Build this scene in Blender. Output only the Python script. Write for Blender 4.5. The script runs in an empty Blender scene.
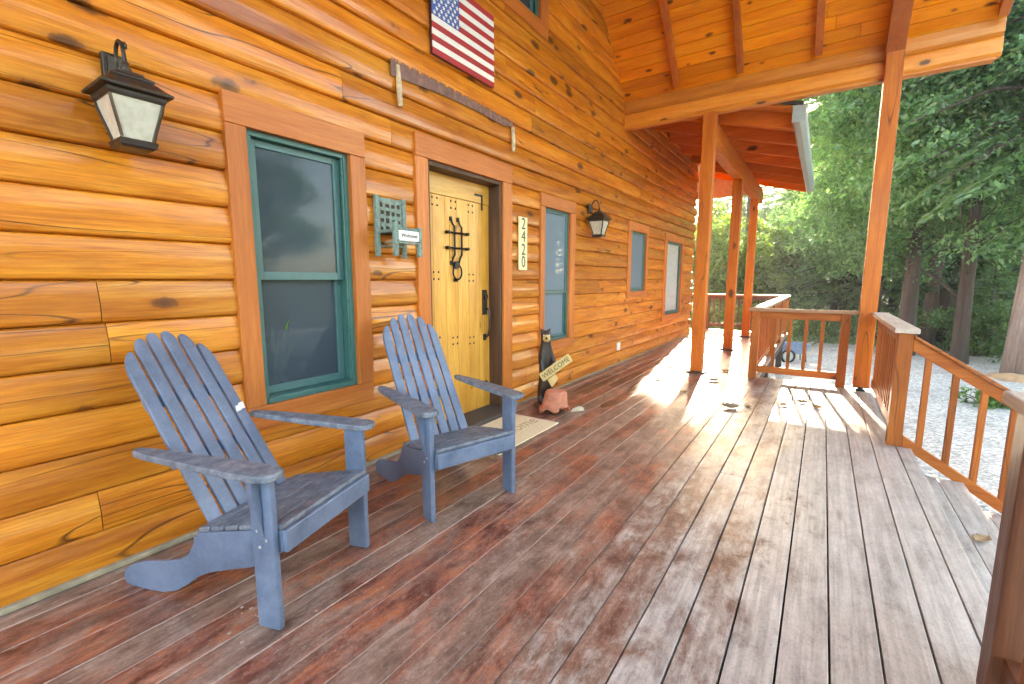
import bpy, bmesh, math, random
import numpy as np
from mathutils import Vector, Matrix

random.seed(7)
S = bpy.context.scene
COL = S.collection
CH = 1.25                      # eye height above the deck
WX = -2.5                      # plane of the log wall
H = CH / 7.0                   # one log course

# ------------------------------------------------------------------ camera
cam = bpy.data.cameras.new('camera')
cam.sensor_width = 36.0
cam.lens = 16.0
cam.clip_start = 0.05
cam.clip_end = 2000
camo = bpy.data.objects.new('camera', cam)
COL.objects.link(camo)
f = 455.0
fw = np.array([(824 - 512) / f, (342 - 280) / f, 1.0])
Yc = fw / np.linalg.norm(fw)
Zc = np.array([0, Yc[2], -Yc[1]]); Zc /= np.linalg.norm(Zc)
Xc = -np.cross(Yc, Zc)
M = np.array([Xc, Yc, Zc])
camo.matrix_world = Matrix(((M[0][0], M[0][1], -M[0][2], 0), (M[1][0], M[1][1], -M[1][2], 0),
                            (M[2][0], M[2][1], -M[2][2], CH), (0, 0, 0, 1)))
S.camera = camo

# ------------------------------------------------------------------ helpers
def tag(o, label=None, cat=None, group=None, kind=None):
    if label: o['label'] = label
    if cat: o['category'] = cat
    if group: o['group'] = group
    if kind: o['kind'] = kind
    return o

def empty(name, loc=(0, 0, 0), rz=0.0, label=None, cat=None, group=None):
    o = bpy.data.objects.new(name, None)
    o.empty_display_size = 0.1
    COL.objects.link(o)
    o.location = loc
    o.rotation_euler = (0, 0, rz)
    return tag(o, label, cat, group)

class MB:
    """collects faces; build() links them as one mesh object"""
    def __init__(s):
        s.v = []; s.f = []; s.r = []; s.mi = []
    def add(s, verts, faces, rnd=None, mi=0):
        b = len(s.v)
        s.v += [tuple(p) for p in verts]
        if rnd is None: rnd = random.random()
        for fc in faces:
            s.f.append([b + i for i in fc]); s.r.append(rnd); s.mi.append(mi)
    def box(s, x0, x1, y0, y1, z0, z1, rnd=None, mi=0, mat=None):
        vs = [(x, y, z) for x in (x0, x1) for y in (y0, y1) for z in (z0, z1)]
        if mat is not None: vs = [tuple(mat @ Vector(p)) for p in vs]
        s.add(vs, [(0, 1, 3, 2), (4, 6, 7, 5), (0, 4, 5, 1), (2, 3, 7, 6), (0, 2, 6, 4), (1, 5, 7, 3)], rnd, mi)
    def bar(s, p, q, w, h, up=(0, 0, 1), rnd=None, mi=0):
        p = Vector(p); q = Vector(q); d = (q - p).normalized()
        u = Vector(up); sd = d.cross(u)
        if sd.length < 1e-4: sd = d.cross(Vector((1, 0, 0)))
        sd.normalize(); u = sd.cross(d).normalized()
        vs = []
        for c in (p, q):
            for a, b in ((-1, -1), (1, -1), (1, 1), (-1, 1)):
                vs.append(c + sd * (a * w / 2) + u * (b * h / 2))
        s.add(vs, [(3, 2, 1, 0), (4, 5, 6, 7), (0, 1, 5, 4), (1, 2, 6, 5), (2, 3, 7, 6), (3, 0, 4, 7)], rnd, mi)
    def prism(s, poly, fn0, fn1, rnd=None, mi=0):
        n = len(poly)
        vs = [fn0(a, b) for a, b in poly] + [fn1(a, b) for a, b in poly]
        fs = [list(range(n))[::-1], list(range(n, 2 * n))]
        for i in range(n):
            j = (i + 1) % n
            fs.append((i, j, n + j, n + i))
        s.add(vs, fs, rnd, mi)
    def tube(s, pts, rad, seg=8, rnd=None, mi=0, caps=True):
        pts = [Vector(p) for p in pts]; n = len(pts)
        rads = rad if isinstance(rad, (list, tuple)) else [rad] * n
        vs = []; prev = None
        for i, p in enumerate(pts):
            d = (pts[min(i + 1, n - 1)] - pts[max(i - 1, 0)]).normalized()
            if prev is None:
                a = d.cross(Vector((0, 0, 1)))
                if a.length < 1e-3: a = d.cross(Vector((1, 0, 0)))
            else:
                a = prev - d * prev.dot(d)
            a.normalize(); prev = a; b = d.cross(a)
            for k in range(seg):
                t = 2 * math.pi * k / seg
                vs.append(p + a * (math.cos(t) * rads[i]) + b * (math.sin(t) * rads[i]))
        fs = []
        for i in range(n - 1):
            for k in range(seg):
                k2 = (k + 1) % seg
                fs.append((i * seg + k, i * seg + k2, (i + 1) * seg + k2, (i + 1) * seg + k))
        if caps:
            fs.append(tuple(range(seg))[::-1]); fs.append(tuple((n - 1) * seg + k for k in range(seg)))
        s.add(vs, fs, rnd, mi)
    def lathe(s, prof, c=(0, 0, 0), seg=20, rnd=None, mi=0):
        vs = []; n = len(prof)
        for r, z in prof:
            for k in range(seg):
                t = 2 * math.pi * k / seg
                vs.append((c[0] + r * math.cos(t), c[1] + r * math.sin(t), c[2] + z))
        fs = []
        for i in range(n - 1):
            for k in range(seg):
                k2 = (k + 1) % seg
                fs.append((i * seg + k, i * seg + k2, (i + 1) * seg + k2, (i + 1) * seg + k))
        fs.append(tuple(range(seg))[::-1]); fs.append(tuple((n - 1) * seg + k for k in range(seg)))
        s.add(vs, fs, rnd, mi)
    def ring4(s, rings, rnd=None, mi=0):
        """square lofts: rings = [(half_x, half_y, z, cx, cy)]"""
        vs = []
        for hx, hy, z, cx, cy in rings:
            vs += [(cx - hx, cy - hy, z), (cx + hx, cy - hy, z), (cx + hx, cy + hy, z), (cx - hx, cy + hy, z)]
        fs = [(3, 2, 1, 0)]
        n = len(rings)
        for i in range(n - 1):
            for k in range(4):
                k2 = (k + 1) % 4
                fs.append((i * 4 + k, i * 4 + k2, i * 4 + 4 + k2, i * 4 + 4 + k))
        fs.append(tuple((n - 1) * 4 + k for k in range(4)))
        s.add(vs, fs, rnd, mi)
    def mesh(s, name, mats):
        me = bpy.data.meshes.new(name)
        me.from_pydata(s.v, [], s.f)
        at = me.attributes.new('rnd', 'FLOAT', 'FACE')
        at.data.foreach_set('value', np.array(s.r, dtype=np.float32))
        for m in (mats if isinstance(mats, (list, tuple)) else [mats]): me.materials.append(m)
        me.polygons.foreach_set('material_index', np.array(s.mi, dtype=np.int32))
        me.update()
        return me
    def build(s, name, mats, parent=None, bevel=0.0, smooth=False, seg=2):
        me = s.mesh(name, mats)
        o = bpy.data.objects.new(name, me)
        COL.objects.link(o)
        if parent: o.parent = parent
        if smooth: me.polygons.foreach_set('use_smooth', np.ones(len(me.polygons), dtype=bool))
        if bevel:
            b = o.modifiers.new('bevel', 'BEVEL'); b.width = bevel; b.segments = seg
            b.limit_method = 'ANGLE'; b.angle_limit = math.radians(35)
            b.use_clamp_overlap = True
        return o

def children(o): return [c for c in bpy.data.objects if c.parent == o]

def copy_tree(o, parent=None):
    kids = children(o)
    c = o.copy(); COL.objects.link(c)
    if parent: c.parent = parent
    for k in kids: copy_tree(k, c)
    return c

def text_obj(name, body, size, mw, mat, parent=None, extrude=0.0012, narrow=1.0, shear=0.0):
    cu = bpy.data.curves.new(name, 'FONT')
    cu.body = body; cu.size = size; cu.extrude = extrude; cu.align_x = 'CENTER'; cu.align_y = 'CENTER'; cu.shear = shear
    cu.resolution_u = 4
    to = bpy.data.objects.new(name, cu); COL.objects.link(to)
    dg = bpy.context.evaluated_depsgraph_get()
    me = bpy.data.meshes.new_from_object(to.evaluated_get(dg))
    bpy.data.objects.remove(to)
    me.transform(mw @ Matrix.Diagonal((narrow, 1, 1, 1)))
    me.materials.clear(); me.materials.append(mat)
    o = bpy.data.objects.new(name, me); COL.objects.link(o)
    if parent: o.parent = parent
    return o

def on_wall(y, z, x):
    """matrix placing text in the wall plane: text +x -> world +y, text +y -> world +z, facing +x"""
    return Matrix(((0, 0, 1, x), (1, 0, 0, y), (0, 1, 0, z), (0, 0, 0, 1)))

# ------------------------------------------------------------------ materials
class NT:
    def __init__(s, name):
        s.m = bpy.data.materials.new(name); s.m.use_nodes = True
        s.t = s.m.node_tree; s.n = s.t.nodes; s.l = s.t.links
        s.n.clear()
        s.out = s.n.new('ShaderNodeOutputMaterial')
    def node(s, typ, **kw):
        nd = s.n.new(typ)
        for k, v in kw.items(): setattr(nd, k, v)
        return nd
    def link(s, a, b): s.l.new(a, b)
    def put(s, sock, v):
        if hasattr(v, 'links') or isinstance(v, bpy.types.NodeSocket): s.l.new(v, sock)
        else: sock.default_value = v
    def math(s, op, a, b=0.0, c=None, clamp=False):
        nd = s.node('ShaderNodeMath', operation=op, use_clamp=clamp)
        s.put(nd.inputs[0], a); s.put(nd.inputs[1], b)
        if c is not None: s.put(nd.inputs[2], c)
        return nd.outputs[0]
    def noise(s, vec, scale, detail=4, rough=0.55, dist=0.0):
        nd = s.node('ShaderNodeTexNoise')
        s.put(nd.inputs['Vector'], vec); nd.inputs['Scale'].default_value = scale
        nd.inputs['Detail'].default_value = detail; nd.inputs['Roughness'].default_value = rough
        nd.inputs['Distortion'].default_value = dist
        return nd.outputs['Fac']
    def ramp(s, fac, stops):
        nd = s.node('ShaderNodeValToRGB')
        s.put(nd.inputs[0], fac)
        e = nd.color_ramp.elements
        while len(e) > 1: e.remove(e[-1])
        for i, (p, c) in enumerate(stops):
            el = e[0] if i == 0 else e.new(p)
            el.position = p
            el.color = (c, c, c, 1) if isinstance(c, (int, float)) else tuple(c) + (1,)
        return nd.outputs['Color']
    def mix(s, fac, a, b, blend='MIX'):
        nd = s.node('ShaderNodeMix', data_type='RGBA', blend_type=blend)
        s.put(nd.inputs[0], fac)
        for i, v in ((6, a), (7, b)):
            if isinstance(v, (tuple, list)): v = tuple(v) + ((1,) if len(v) == 3 else ())
            s.put(nd.inputs[i], v)
        return nd.outputs[2]
    def coords(s, scale=(1, 1, 1), rndoff=True):
        tc = s.node('ShaderNodeTexCoord')
        v = tc.outputs['Object']
        if rndoff:
            at = s.node('ShaderNodeAttribute', attribute_name='rnd')
            off = s.math('MULTIPLY', at.outputs['Fac'], 57.0)
            cb = s.node('ShaderNodeCombineXYZ')
            for i in range(3): s.link(off, cb.inputs[i])
            ad = s.node('ShaderNodeVectorMath', operation='ADD')
            s.link(v, ad.inputs[0]); s.link(cb.outputs[0], ad.inputs[1]); v = ad.outputs[0]
        mp = s.node('ShaderNodeVectorMath', operation='MULTIPLY')
        s.link(v, mp.inputs[0]); mp.inputs[1].default_value = scale
        return mp.outputs[0]
    def rnd(s):
        return s.node('ShaderNodeAttribute', attribute_name='rnd').outputs['Fac']
    def bsdf(s, color, rough=0.5, spec=0.5, metal=0.0, coat=0.0, coat_rough=0.2, bump=None, bump_s=0.3, bump_d=0.01, **kw):
        b = s.node('ShaderNodeBsdfPrincipled')
        if isinstance(color, (tuple, list)): color = tuple(color) + ((1,) if len(color) == 3 else ())
        s.put(b.inputs['Base Color'], color); s.put(b.inputs['Roughness'], rough)
        b.inputs['Specular IOR Level'].default_value = spec
        b.inputs['Metallic'].default_value = metal
        s.put(b.inputs['Coat Weight'], coat); b.inputs['Coat Roughness'].default_value = coat_rough
        for k, v in kw.items(): s.put(b.inputs[k], v)
        if bump is not None:
            bp = s.node('ShaderNodeBump'); bp.inputs['Strength'].default_value = bump_s; bp.inputs['Distance'].default_value = bump_d
            s.link(bump, bp.inputs['Height']); s.link(bp.outputs[0], b.inputs['Normal'])
        s.link(b.outputs[0], s.out.inputs['Surface'])
        return b

def stretch(axis, along, across):
    return tuple(along if a == axis else across for a in 'xyz')

def wood(name, axis, c_lo, c_mid, c_hi, knot=(0.10, 0.03, 0.008), knots=1.0, rough=0.4, coat=0.3, coat_rough=0.22,
         vary=0.25, grain=9.0, crack=0.0, spec=0.4, knot_scale=1.0, bump_s=0.25):
    t = NT(name)
    v = t.coords(stretch(axis, 0.55, 6.0))
    n1 = t.noise(v, 1.6, 4, 0.6, 0.6)
    v2 = t.coords(stretch(axis, 1.2, 26.0))
    n2 = t.noise(v2, grain / 3.0, 3, 0.6, 0.3)
    col = t.ramp(n1, [(0.25, c_lo), (0.5, c_mid), (0.75, c_hi)])
    col = t.mix(t.math('MULTIPLY', t.ramp(n2, [(0.40, 0.0), (0.68, 1.0)]), 0.5), col, c_lo)
    n3 = t.noise(t.coords(stretch(axis, 3.0, 70.0)), 2.2, 3, 0.6)
    col = t.mix(t.math('MULTIPLY', t.ramp(n3, [(0.50, 0.0), (0.75, 1.0)]), 0.35), col, tuple(c * 0.62 for c in c_lo))
    col = t.mix(t.math('MULTIPLY', t.ramp(n3, [(0.28, 1.0), (0.46, 0.0)]), 0.25), col, c_hi)
    # board to board tone
    tone = t.ramp(t.rnd(), [(0.0, 1 - vary), (1.0, 1 + vary * 0.6)])
    col = t.mix(1.0, col, tone, 'MULTIPLY')
    if knots:
        vk = t.coords(stretch(axis, 2.7 * knot_scale, 5.6 * knot_scale))
        vo = t.node('ShaderNodeTexVoronoi'); t.link(vk, vo.inputs['Vector']); vo.inputs['Scale'].default_value = 1.0
        wob = t.math('MULTIPLY', t.noise(t.coords((9, 9, 9)), 3.0, 2), 0.12)
        d = t.math('ADD', vo.outputs['Distance'], wob)
        sep = t.node('ShaderNodeSeparateColor'); t.link(vo.outputs['Color'], sep.inputs[0])
        on = t.math('GREATER_THAN', sep.outputs[0], 1.0 - 0.42 * knots)
        size = t.math('MULTIPLY_ADD', sep.outputs[1], 0.10, 0.10)
        kf = t.math('SUBTRACT', 1.0, t.math('DIVIDE', d, t.math('MULTIPLY', size, 1.6)), clamp=True)
        kf = t.math('MULTIPLY', t.ramp(kf, [(0.0, 0.0), (0.10, 0.6), (0.35, 0.95)]), on)
        halo = t.math('MULTIPLY', t.ramp(d, [(0.1, 0.45), (0.36, 0.0)]), on)
        col = t.mix(halo, col, tuple(a * 0.55 + b * 0.25 for a, b in zip(c_lo, knot)))
        col = t.mix(kf, col, knot)
    bump = t.math('ADD', t.math('MULTIPLY', n2, 0.5), n1)
    if crack:
        vc = t.coords(stretch(axis, 0.30, 3.4))
        nc = t.noise(vc, 1.35, 2, 0.5)
        cr = t.math('SUBTRACT', 1.0, t.math('MULTIPLY', t.math('ABSOLUTE', t.math('SUBTRACT', nc, 0.5)), 170.0), clamp=True)
        gate = t.ramp(t.noise(t.coords(stretch(axis, 0.5, 2.0)), 1.1, 1), [(0.40, 0.0), (0.48, 1.0)])
        cr = t.math('MULTIPLY', cr, gate)
        col = t.mix(t.math('MULTIPLY', cr, crack), col, (0.05, 0.015, 0.004))
        bump = t.math('SUBTRACT', bump, t.math('MULTIPLY', cr, 1.2))
    rg = t.ramp(n2, [(0.3, max(0.05, rough - 0.08)), (0.8, min(1, rough + 0.12))])
    if coat > 0.3: coat = t.math('MULTIPLY', t.ramp(t.noise(t.coords(stretch(axis, 0.8, 5.0)), 1.3, 4, 0.65), [(0.34, 0.25), (0.62, 1.0)]), coat)
    t.bsdf(col, rg, spec, coat=coat, coat_rough=coat_rough, bump=bump, bump_s=bump_s, bump_d=0.004)
    return t.m

def plain(name, color, rough=0.5, metal=0.0, var=0.25, scale=14, spec=0.5, coat=0.0, bump_s=0.15, dark=None):
    t = NT(name)
    n = t.noise(t.coords((1, 1, 1)), scale, 6, 0.65)
    lo = dark or tuple(c * (1 - var) for c in color)
    hi = tuple(min(1, c * (1 + var * 0.6)) for c in color)
    col = t.ramp(n, [(0.3, lo), (0.7, hi)])
    t.bsdf(col, t.ramp(n, [(0.3, max(0.02, rough - 0.1)), (0.7, min(1, rough + 0.1))]), spec, metal, coat, bump=n, bump_s=bump_s, bump_d=0.003)
    return t.m

ORANGE = ((0.36, 0.075, 0.008), (0.53, 0.130, 0.012), (0.64, 0.19, 0.022))
def m_orange(axis, **k):
    a = dict(rough=0.5, spec=0.22, coat=0.12, knots=1.0, vary=0.2, crack=0.7); a.update(k)
    return wood('stained_wood_' + axis, axis, *ORANGE, **a)
W = {a: m_orange(a) for a in 'xyz'}
RED = ((0.36, 0.070, 0.008), (0.50, 0.115, 0.012), (0.60, 0.17, 0.022))
WR = {a: wood('red_stained_wood_' + a, a, *RED, rough=0.5, coat=0.1, knots=0.4) for a in 'xyz'}
TRIM = {a: wood('trim_wood_' + a, a, (0.40, 0.095, 0.014), (0.56, 0.155, 0.026), (0.66, 0.22, 0.045), rough=0.5, coat=0.08, knots=0.45, vary=0.12) for a in 'yz'}
M_log = wood('varnished_log', 'y', (0.34, 0.070, 0.005), (0.64, 0.200, 0.014), (0.82, 0.350, 0.044), rough=0.5, spec=0.2, coat=0.75, coat_rough=0.15,
             knots=1.6, knot_scale=1.0, crack=0.9, vary=0.24, bump_s=0.4)
M_ceil = wood('ceiling_board', 'x', (0.66, 0.150, 0.006), (0.84, 0.255, 0.010), (0.90, 0.36, 0.024), rough=0.7, spec=0.15, coat=0.0, knots=1.7, knot_scale=1.5, vary=0.2)
M_door = wood('yellow_pine', 'z', (0.52, 0.20, 0.022), (0.74, 0.36, 0.055), (0.82, 0.46, 0.10), knot=(0.28, 0.09, 0.02), rough=0.4, coat=0.2, knots=1.1, vary=0.14)
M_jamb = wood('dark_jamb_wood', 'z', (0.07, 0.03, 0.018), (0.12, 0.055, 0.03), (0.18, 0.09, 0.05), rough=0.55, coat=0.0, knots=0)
M_cap = wood('weathered_cap_wood', 'y', (0.38, 0.28, 0.22), (0.52, 0.41, 0.34), (0.64, 0.54, 0.47), rough=0.6, coat=0, knots=0.3)
M_capx = wood('weathered_cap_wood_x', 'x', (0.30, 0.15, 0.08), (0.42, 0.22, 0.12), (0.50, 0.32, 0.2), rough=0.6, coat=0, knots=0.3)
M_green = plain('green_frame_paint', (0.040, 0.135, 0.120), 0.35, var=0.12)
M_sash = plain('sash_paint', (0.060, 0.150, 0.150), 0.4, var=0.12)
M_black = plain('black_iron', (0.018, 0.017, 0.018), 0.42, 0.6, var=0.4)
M_bronze = plain('bronze_lantern', (0.040, 0.036, 0.034), 0.38, 0.55, var=0.5, dark=(0.05, 0.028, 0.014))
M_rust = plain('rusty_steel', (0.25, 0.13, 0.11), 0.7, 0.25, var=0.6, scale=22)
M_grip = plain('pale_grip_wood', (0.66, 0.54, 0.38), 0.7, var=0.4, scale=30)
M_cream = plain('cream_paint', (0.78, 0.68, 0.40), 0.5, var=0.08)
M_darkgreen = plain('dark_green_ink', (0.02, 0.035, 0.02), 0.5, var=0.1)
M_red = plain('flag_red', (0.42, 0.018, 0.028), 0.5, var=0.2)
M_white = plain('white_paint', (0.80, 0.79, 0.77), 0.5, var=0.06)
M_blue = plain('flag_blue', (0.035, 0.11, 0.40), 0.5, var=0.2)
M_teal = plain('weathered_teal_paint', (0.16, 0.27, 0.24), 0.7, var=0.6, scale=40, dark=(0.12, 0.10, 0.075))
M_holes = plain('dark_brown_fill', (0.05, 0.028, 0.02), 0.8, var=0.3)
M_terra = plain('terracotta', (0.62, 0.22, 0.125), 0.7, var=0.3, scale=18)
M_bear = plain('dark_carved_wood', (0.036, 0.022, 0.016), 0.38, var=0.6, scale=26, bump_s=0.5)
M_tan = plain('tan_carved_wood', (0.62, 0.43, 0.17), 0.55, var=0.2)
M_gutter = plain('gutter_metal', (0.34, 0.38, 0.36), 0.5, 0.1, var=0.15)
M_drywall = plain('interior_paint', (0.30, 0.28, 0.25), 0.8, var=0.05)
M_blind = plain('pale_blind', (0.85, 0.86, 0.86), 0.7, var=0.05)
M_roofing = plain('roof_shingle', (0.06, 0.055, 0.05), 0.9, var=0.4)
M_rock = plain('tan_rock', (0.44, 0.27, 0.15), 0.85, var=0.4, scale=5, bump_s=0.6)
M_mat = None

def m_lampglass():
    t = NT('seeded_lamp_glass')
    n = t.noise(t.coords((1, 1, 1)), 26, 3)
    t.bsdf(t.ramp(n, [(0.3, (0.62, 0.58, 0.46)), (0.7, (0.78, 0.75, 0.64))]), 0.18, 0.6, bump=n, bump_s=0.25,
           **{'Transmission Weight': 0.35})
    return t.m
M_lampglass = m_lampglass()

def m_pane(name, screen, tint):
    t = NT(name)
    tr = t.node('ShaderNodeBsdfTransparent'); tr.inputs[0].default_value = (0.96, 0.98, 0.98, 1) if name == 'clear_glass' else (0.75, 0.8, 0.82, 1)
    df = t.node('ShaderNodeBsdfDiffuse'); df.inputs[0].default_value = tint + (1,)
    gl = t.node('ShaderNodeBsdfGlossy'); gl.inputs['Roughness'].default_value = 0.008
    gl.inputs[0].default_value = (0.9, 0.95, 1, 1)
    m1 = t.node('ShaderNodeMixShader'); m1.inputs[0].default_value = screen
    t.link(tr.outputs[0], m1.inputs[1]); t.link(df.outputs[0], m1.inputs[2])
    fr = t.node('ShaderNodeFresnel'); fr.inputs[0].default_value = 1.5
    m2 = t.node('ShaderNodeMixShader')
    t.link(t.math('MULTIPLY_ADD', fr.outputs[0], 0.24, 0.008), m2.inputs[0])
    t.link(m1.outputs[0], m2.inputs[1]); t.link(gl.outputs[0], m2.inputs[2])
    t.link(m2.outputs[0], t.out.inputs['Surface'])
    return t.m
M_pane = m_pane('screened_glass', 0.5, (0.078, 0.110, 0.140))
M_pane_blue = m_pane('pale_screened_glass', 0.8, (0.21, 0.28, 0.34))
M_pane_clear = m_pane('clear_glass', 0.04, (0.2, 0.24, 0.27))

def m_chair():
    t = NT('worn_blue_paint')
    n = t.noise(t.coords((1, 1, 1)), 4.5, 7, 0.74)
    n2 = t.noise(t.coords((3, 3, 3)), 22, 5, 0.7)
    col = t.ramp(n, [(0.30, (0.066, 0.090, 0.142)), (0.48, (0.108, 0.146, 0.222)), (0.68, (0.165, 0.212, 0.305))])
    col = t.mix(t.math('MULTIPLY', t.ramp(n2, [(0.63, 0.0), (0.72, 1.0)]), 0.35), col, (0.26, 0.31, 0.38))
    col = t.mix(t.math('MULTIPLY', t.ramp(n, [(0.62, 0.0), (0.75, 1.0)]), 0.4), col, (0.07, 0.08, 0.11))
    t.bsdf(col, 0.36, 0.5, coat=0.15, bump=n2, bump_s=0.25, bump_d=0.003)
    return t.m
M_chair = m_chair()
def m_chairarm():
    t = NT('weathered_blue_grey_paint')
    n = t.noise(t.coords((4, 4, 4), False), 5, 6, 0.7)
    col = t.ramp(n, [(0.3, (0.060, 0.072, 0.098)), (0.5, (0.140, 0.158, 0.195)), (0.70, (0.26, 0.275, 0.30))])
    t.bsdf(col, 0.5, 0.4, bump=n, bump_s=0.3, bump_d=0.003)
    return t.m
M_arm = m_chairarm()

def m_deck():
    t = NT('worn_deck_boards')
    tc = t.node('ShaderNodeTexCoord'); sp = t.node('ShaderNodeSeparateXYZ'); t.link(tc.outputs['Object'], sp.inputs[0])
    x, y = sp.outputs[0], sp.outputs[1]
    g1 = t.noise(t.coords((22, 0.9, 1)), 2.4, 5, 0.6, 0.4)           # grain
    g2 = t.noise(t.coords((60, 2.2, 1)), 2.0, 4, 0.6)
    p1 = t.noise(t.coords((4, 1.8, 1), False), 1.1, 6, 0.70, 0.4)      # patches across boards
    p2 = t.noise(t.coords((9, 4.2, 1)), 1.15, 6, 0.76, 0.3)             # patches within a board
    p3 = t.noise(t.coords((16, 9, 1), False), 3.4, 5, 0.78)             # scuffs
    rnd = t.rnd()
    red = t.ramp(p2, [(0.30, (0.085, 0.024, 0.015)), (0.42, (0.21, 0.064, 0.038)), (0.51, (0.34, 0.125, 0.080)), (0.60, (0.50, 0.140, 0.045)), (0.75, (0.40, 0.21, 0.155))])
    brn = t.ramp(p2, [(0.3, (0.12, 0.060, 0.040)), (0.5, (0.30, 0.19, 0.14)), (0.66, (0.46, 0.34, 0.275))])
    grey = t.ramp(p2, [(0.27, (0.27, 0.22, 0.19)), (0.45, (0.48, 0.425, 0.38)), (0.7, (0.64, 0.585, 0.53))])
    # how far the red stain has worn away: stain near the wall, bare grey along the open side
    w = t.math('MULTIPLY_ADD', x, 0.85, 0.92)
    w = t.math('ADD', w, t.math('MULTIPLY', t.math('SUBTRACT', p1, 0.5), 1.45))
    w = t.math('ADD', w, t.math('MULTIPLY', t.math('SUBTRACT', rnd, 0.5), 0.42))
    w = t.math('ADD', w, t.math('MULTIPLY', t.math('SUBTRACT', p2, 0.5), 1.0))
    lw = t.math('ADD', p1, t.math('MULTIPLY', t.math('SUBTRACT', rnd, 0.5), 0.22))
    col = t.mix(t.math('MAXIMUM', t.ramp(lw, [(0.44, 0.0), (0.60, 0.9)]), t.ramp(w, [(0.15, 0.0), (0.55, 1.0)])), red, brn)
    col = t.mix(t.ramp(w, [(0.50, 0.0), (0.85, 1.0)]), col, grey)
    col = t.mix(t.math('MULTIPLY', t.ramp(g1, [(0.40, 1.0), (0.58, 0.0)]), 0.42), col, t.mix(1.0, col, (0.42, 0.38, 0.36), 'MULTIPLY'))
    col = t.mix(t.math('MULTIPLY', t.ramp(p3, [(0.56, 0.0), (0.70, 1.0)]), 0.42), col, (0.55, 0.46, 0.41))
    col = t.mix(t.math('MULTIPLY', t.ramp(g2, [(0.60, 0.0), (0.78, 1.0)]), 0.30), col, (0.48, 0.42, 0.38))
    sp_ = t.noise(t.coords((60, 30, 1), False), 2.2, 4, 0.7)
    col = t.mix(t.math('MULTIPLY', t.ramp(sp_, [(0.34, 1.0), (0.46, 0.0)]), 0.45), col, t.mix(1.0, col, (0.40, 0.36, 0.34), 'MULTIPLY'))
    col = t.mix(t.math('MULTIPLY', t.ramp(sp_, [(0.60, 0.0), (0.70, 1.0)]), 0.35), col, (0.62, 0.55, 0.50))
    # knots
    vo = t.node('ShaderNodeTexVoronoi'); t.link(t.coords((6.9, 1.1, 1)), vo.inputs['Vector']); vo.inputs['Scale'].default_value = 0.8
    sc = t.node('ShaderNodeSeparateColor'); t.link(vo.outputs['Color'], sc.inputs[0])
    kd = t.math('ADD', vo.outputs['Distance'], t.math('MULTIPLY', p3, 0.12))
    kf = t.math('MULTIPLY', t.ramp(kd, [(0.12, 1.0), (0.22, 0.0)]), t.math('GREATER_THAN', sc.outputs[0], 0.55))
    col = t.mix(t.math('MULTIPLY', kf, 0.6), col, (0.09, 0.06, 0.05))
    # dark brown oval spots, each with its own place on the deck
    spots = [(-1.98, 5.55, .10, .52), (-1.74, 5.25, .07, .33), (-1.37, 5.15, .06, .36), (-1.96, 7.55, .07, .34), (-1.77, 6.8, .05, .25),
             (-1.72, 4.28, .05, .16), (-2.2, 5.1, .10, .6), (-1.55, 7.4, .05, .3), (-1.1, 6.1, .05, .3), (-1.6, 9.2, .06, .4)]
    tot = None
    wob = t.math('MULTIPLY', t.math('SUBTRACT', t.noise(t.coords((14, 5, 1), False), 1.6, 4), 0.5), 1.1)
    for sx, sy, rx, ry in spots:
        a = t.math('DIVIDE', t.math('SUBTRACT', x, sx), rx)
        b = t.math('DIVIDE', t.math('SUBTRACT', y, sy), ry)
        d = t.math('ADD', t.math('ADD', t.math('MULTIPLY', a, a), t.math('MULTIPLY', b, b)), wob)
        m = t.math('SUBTRACT', 1.25, d, clamp=True)
        tot = m if tot is None else t.math('MAXIMUM', tot, m)
    col = t.mix(t.ramp(tot, [(0.0, 0.0), (0.25, 0.85)]), col, (0.095, 0.042, 0.026))
    # rubbed pale edges of the boards where the stain is still on
    fr = t.math('FRACT', t.math('DIVIDE', t.math('SUBTRACT', x, 0.11 - 14.5), 0.145))
    ed = t.math('ABSOLUTE', t.math('SUBTRACT', fr, 0.5))
    e = t.ramp(t.math('ADD', ed, t.math('MULTIPLY', t.math('SUBTRACT', p3, 0.5), 0.05)), [(0.470, 0.0), (0.488, 1.0)])
    e = t.math('MULTIPLY', e, t.ramp(x_shift(t, x), [(0.0, 0.75), (1.0, 0.05)]))
    col = t.mix(e, col, (0.50, 0.36, 0.30))
    rough = t.ramp(p1, [(0.3, 0.27), (0.7, 0.46)])
    hb = t.math('ADD', t.math('MULTIPLY', g1, 1.0), t.math('MULTIPLY', p3, 0.5))
    t.bsdf(col, rough, 0.42, bump=hb, bump_s=0.35, bump_d=0.004)
    return t.m
def x_shift(t, x):
    return t.math('MULTIPLY_ADD', x, 0.9, 1.35, clamp=True)
M_deck = m_deck()
M_gap = plain('dark_deck_framing', (0.05, 0.035, 0.028), 0.9)

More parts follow.
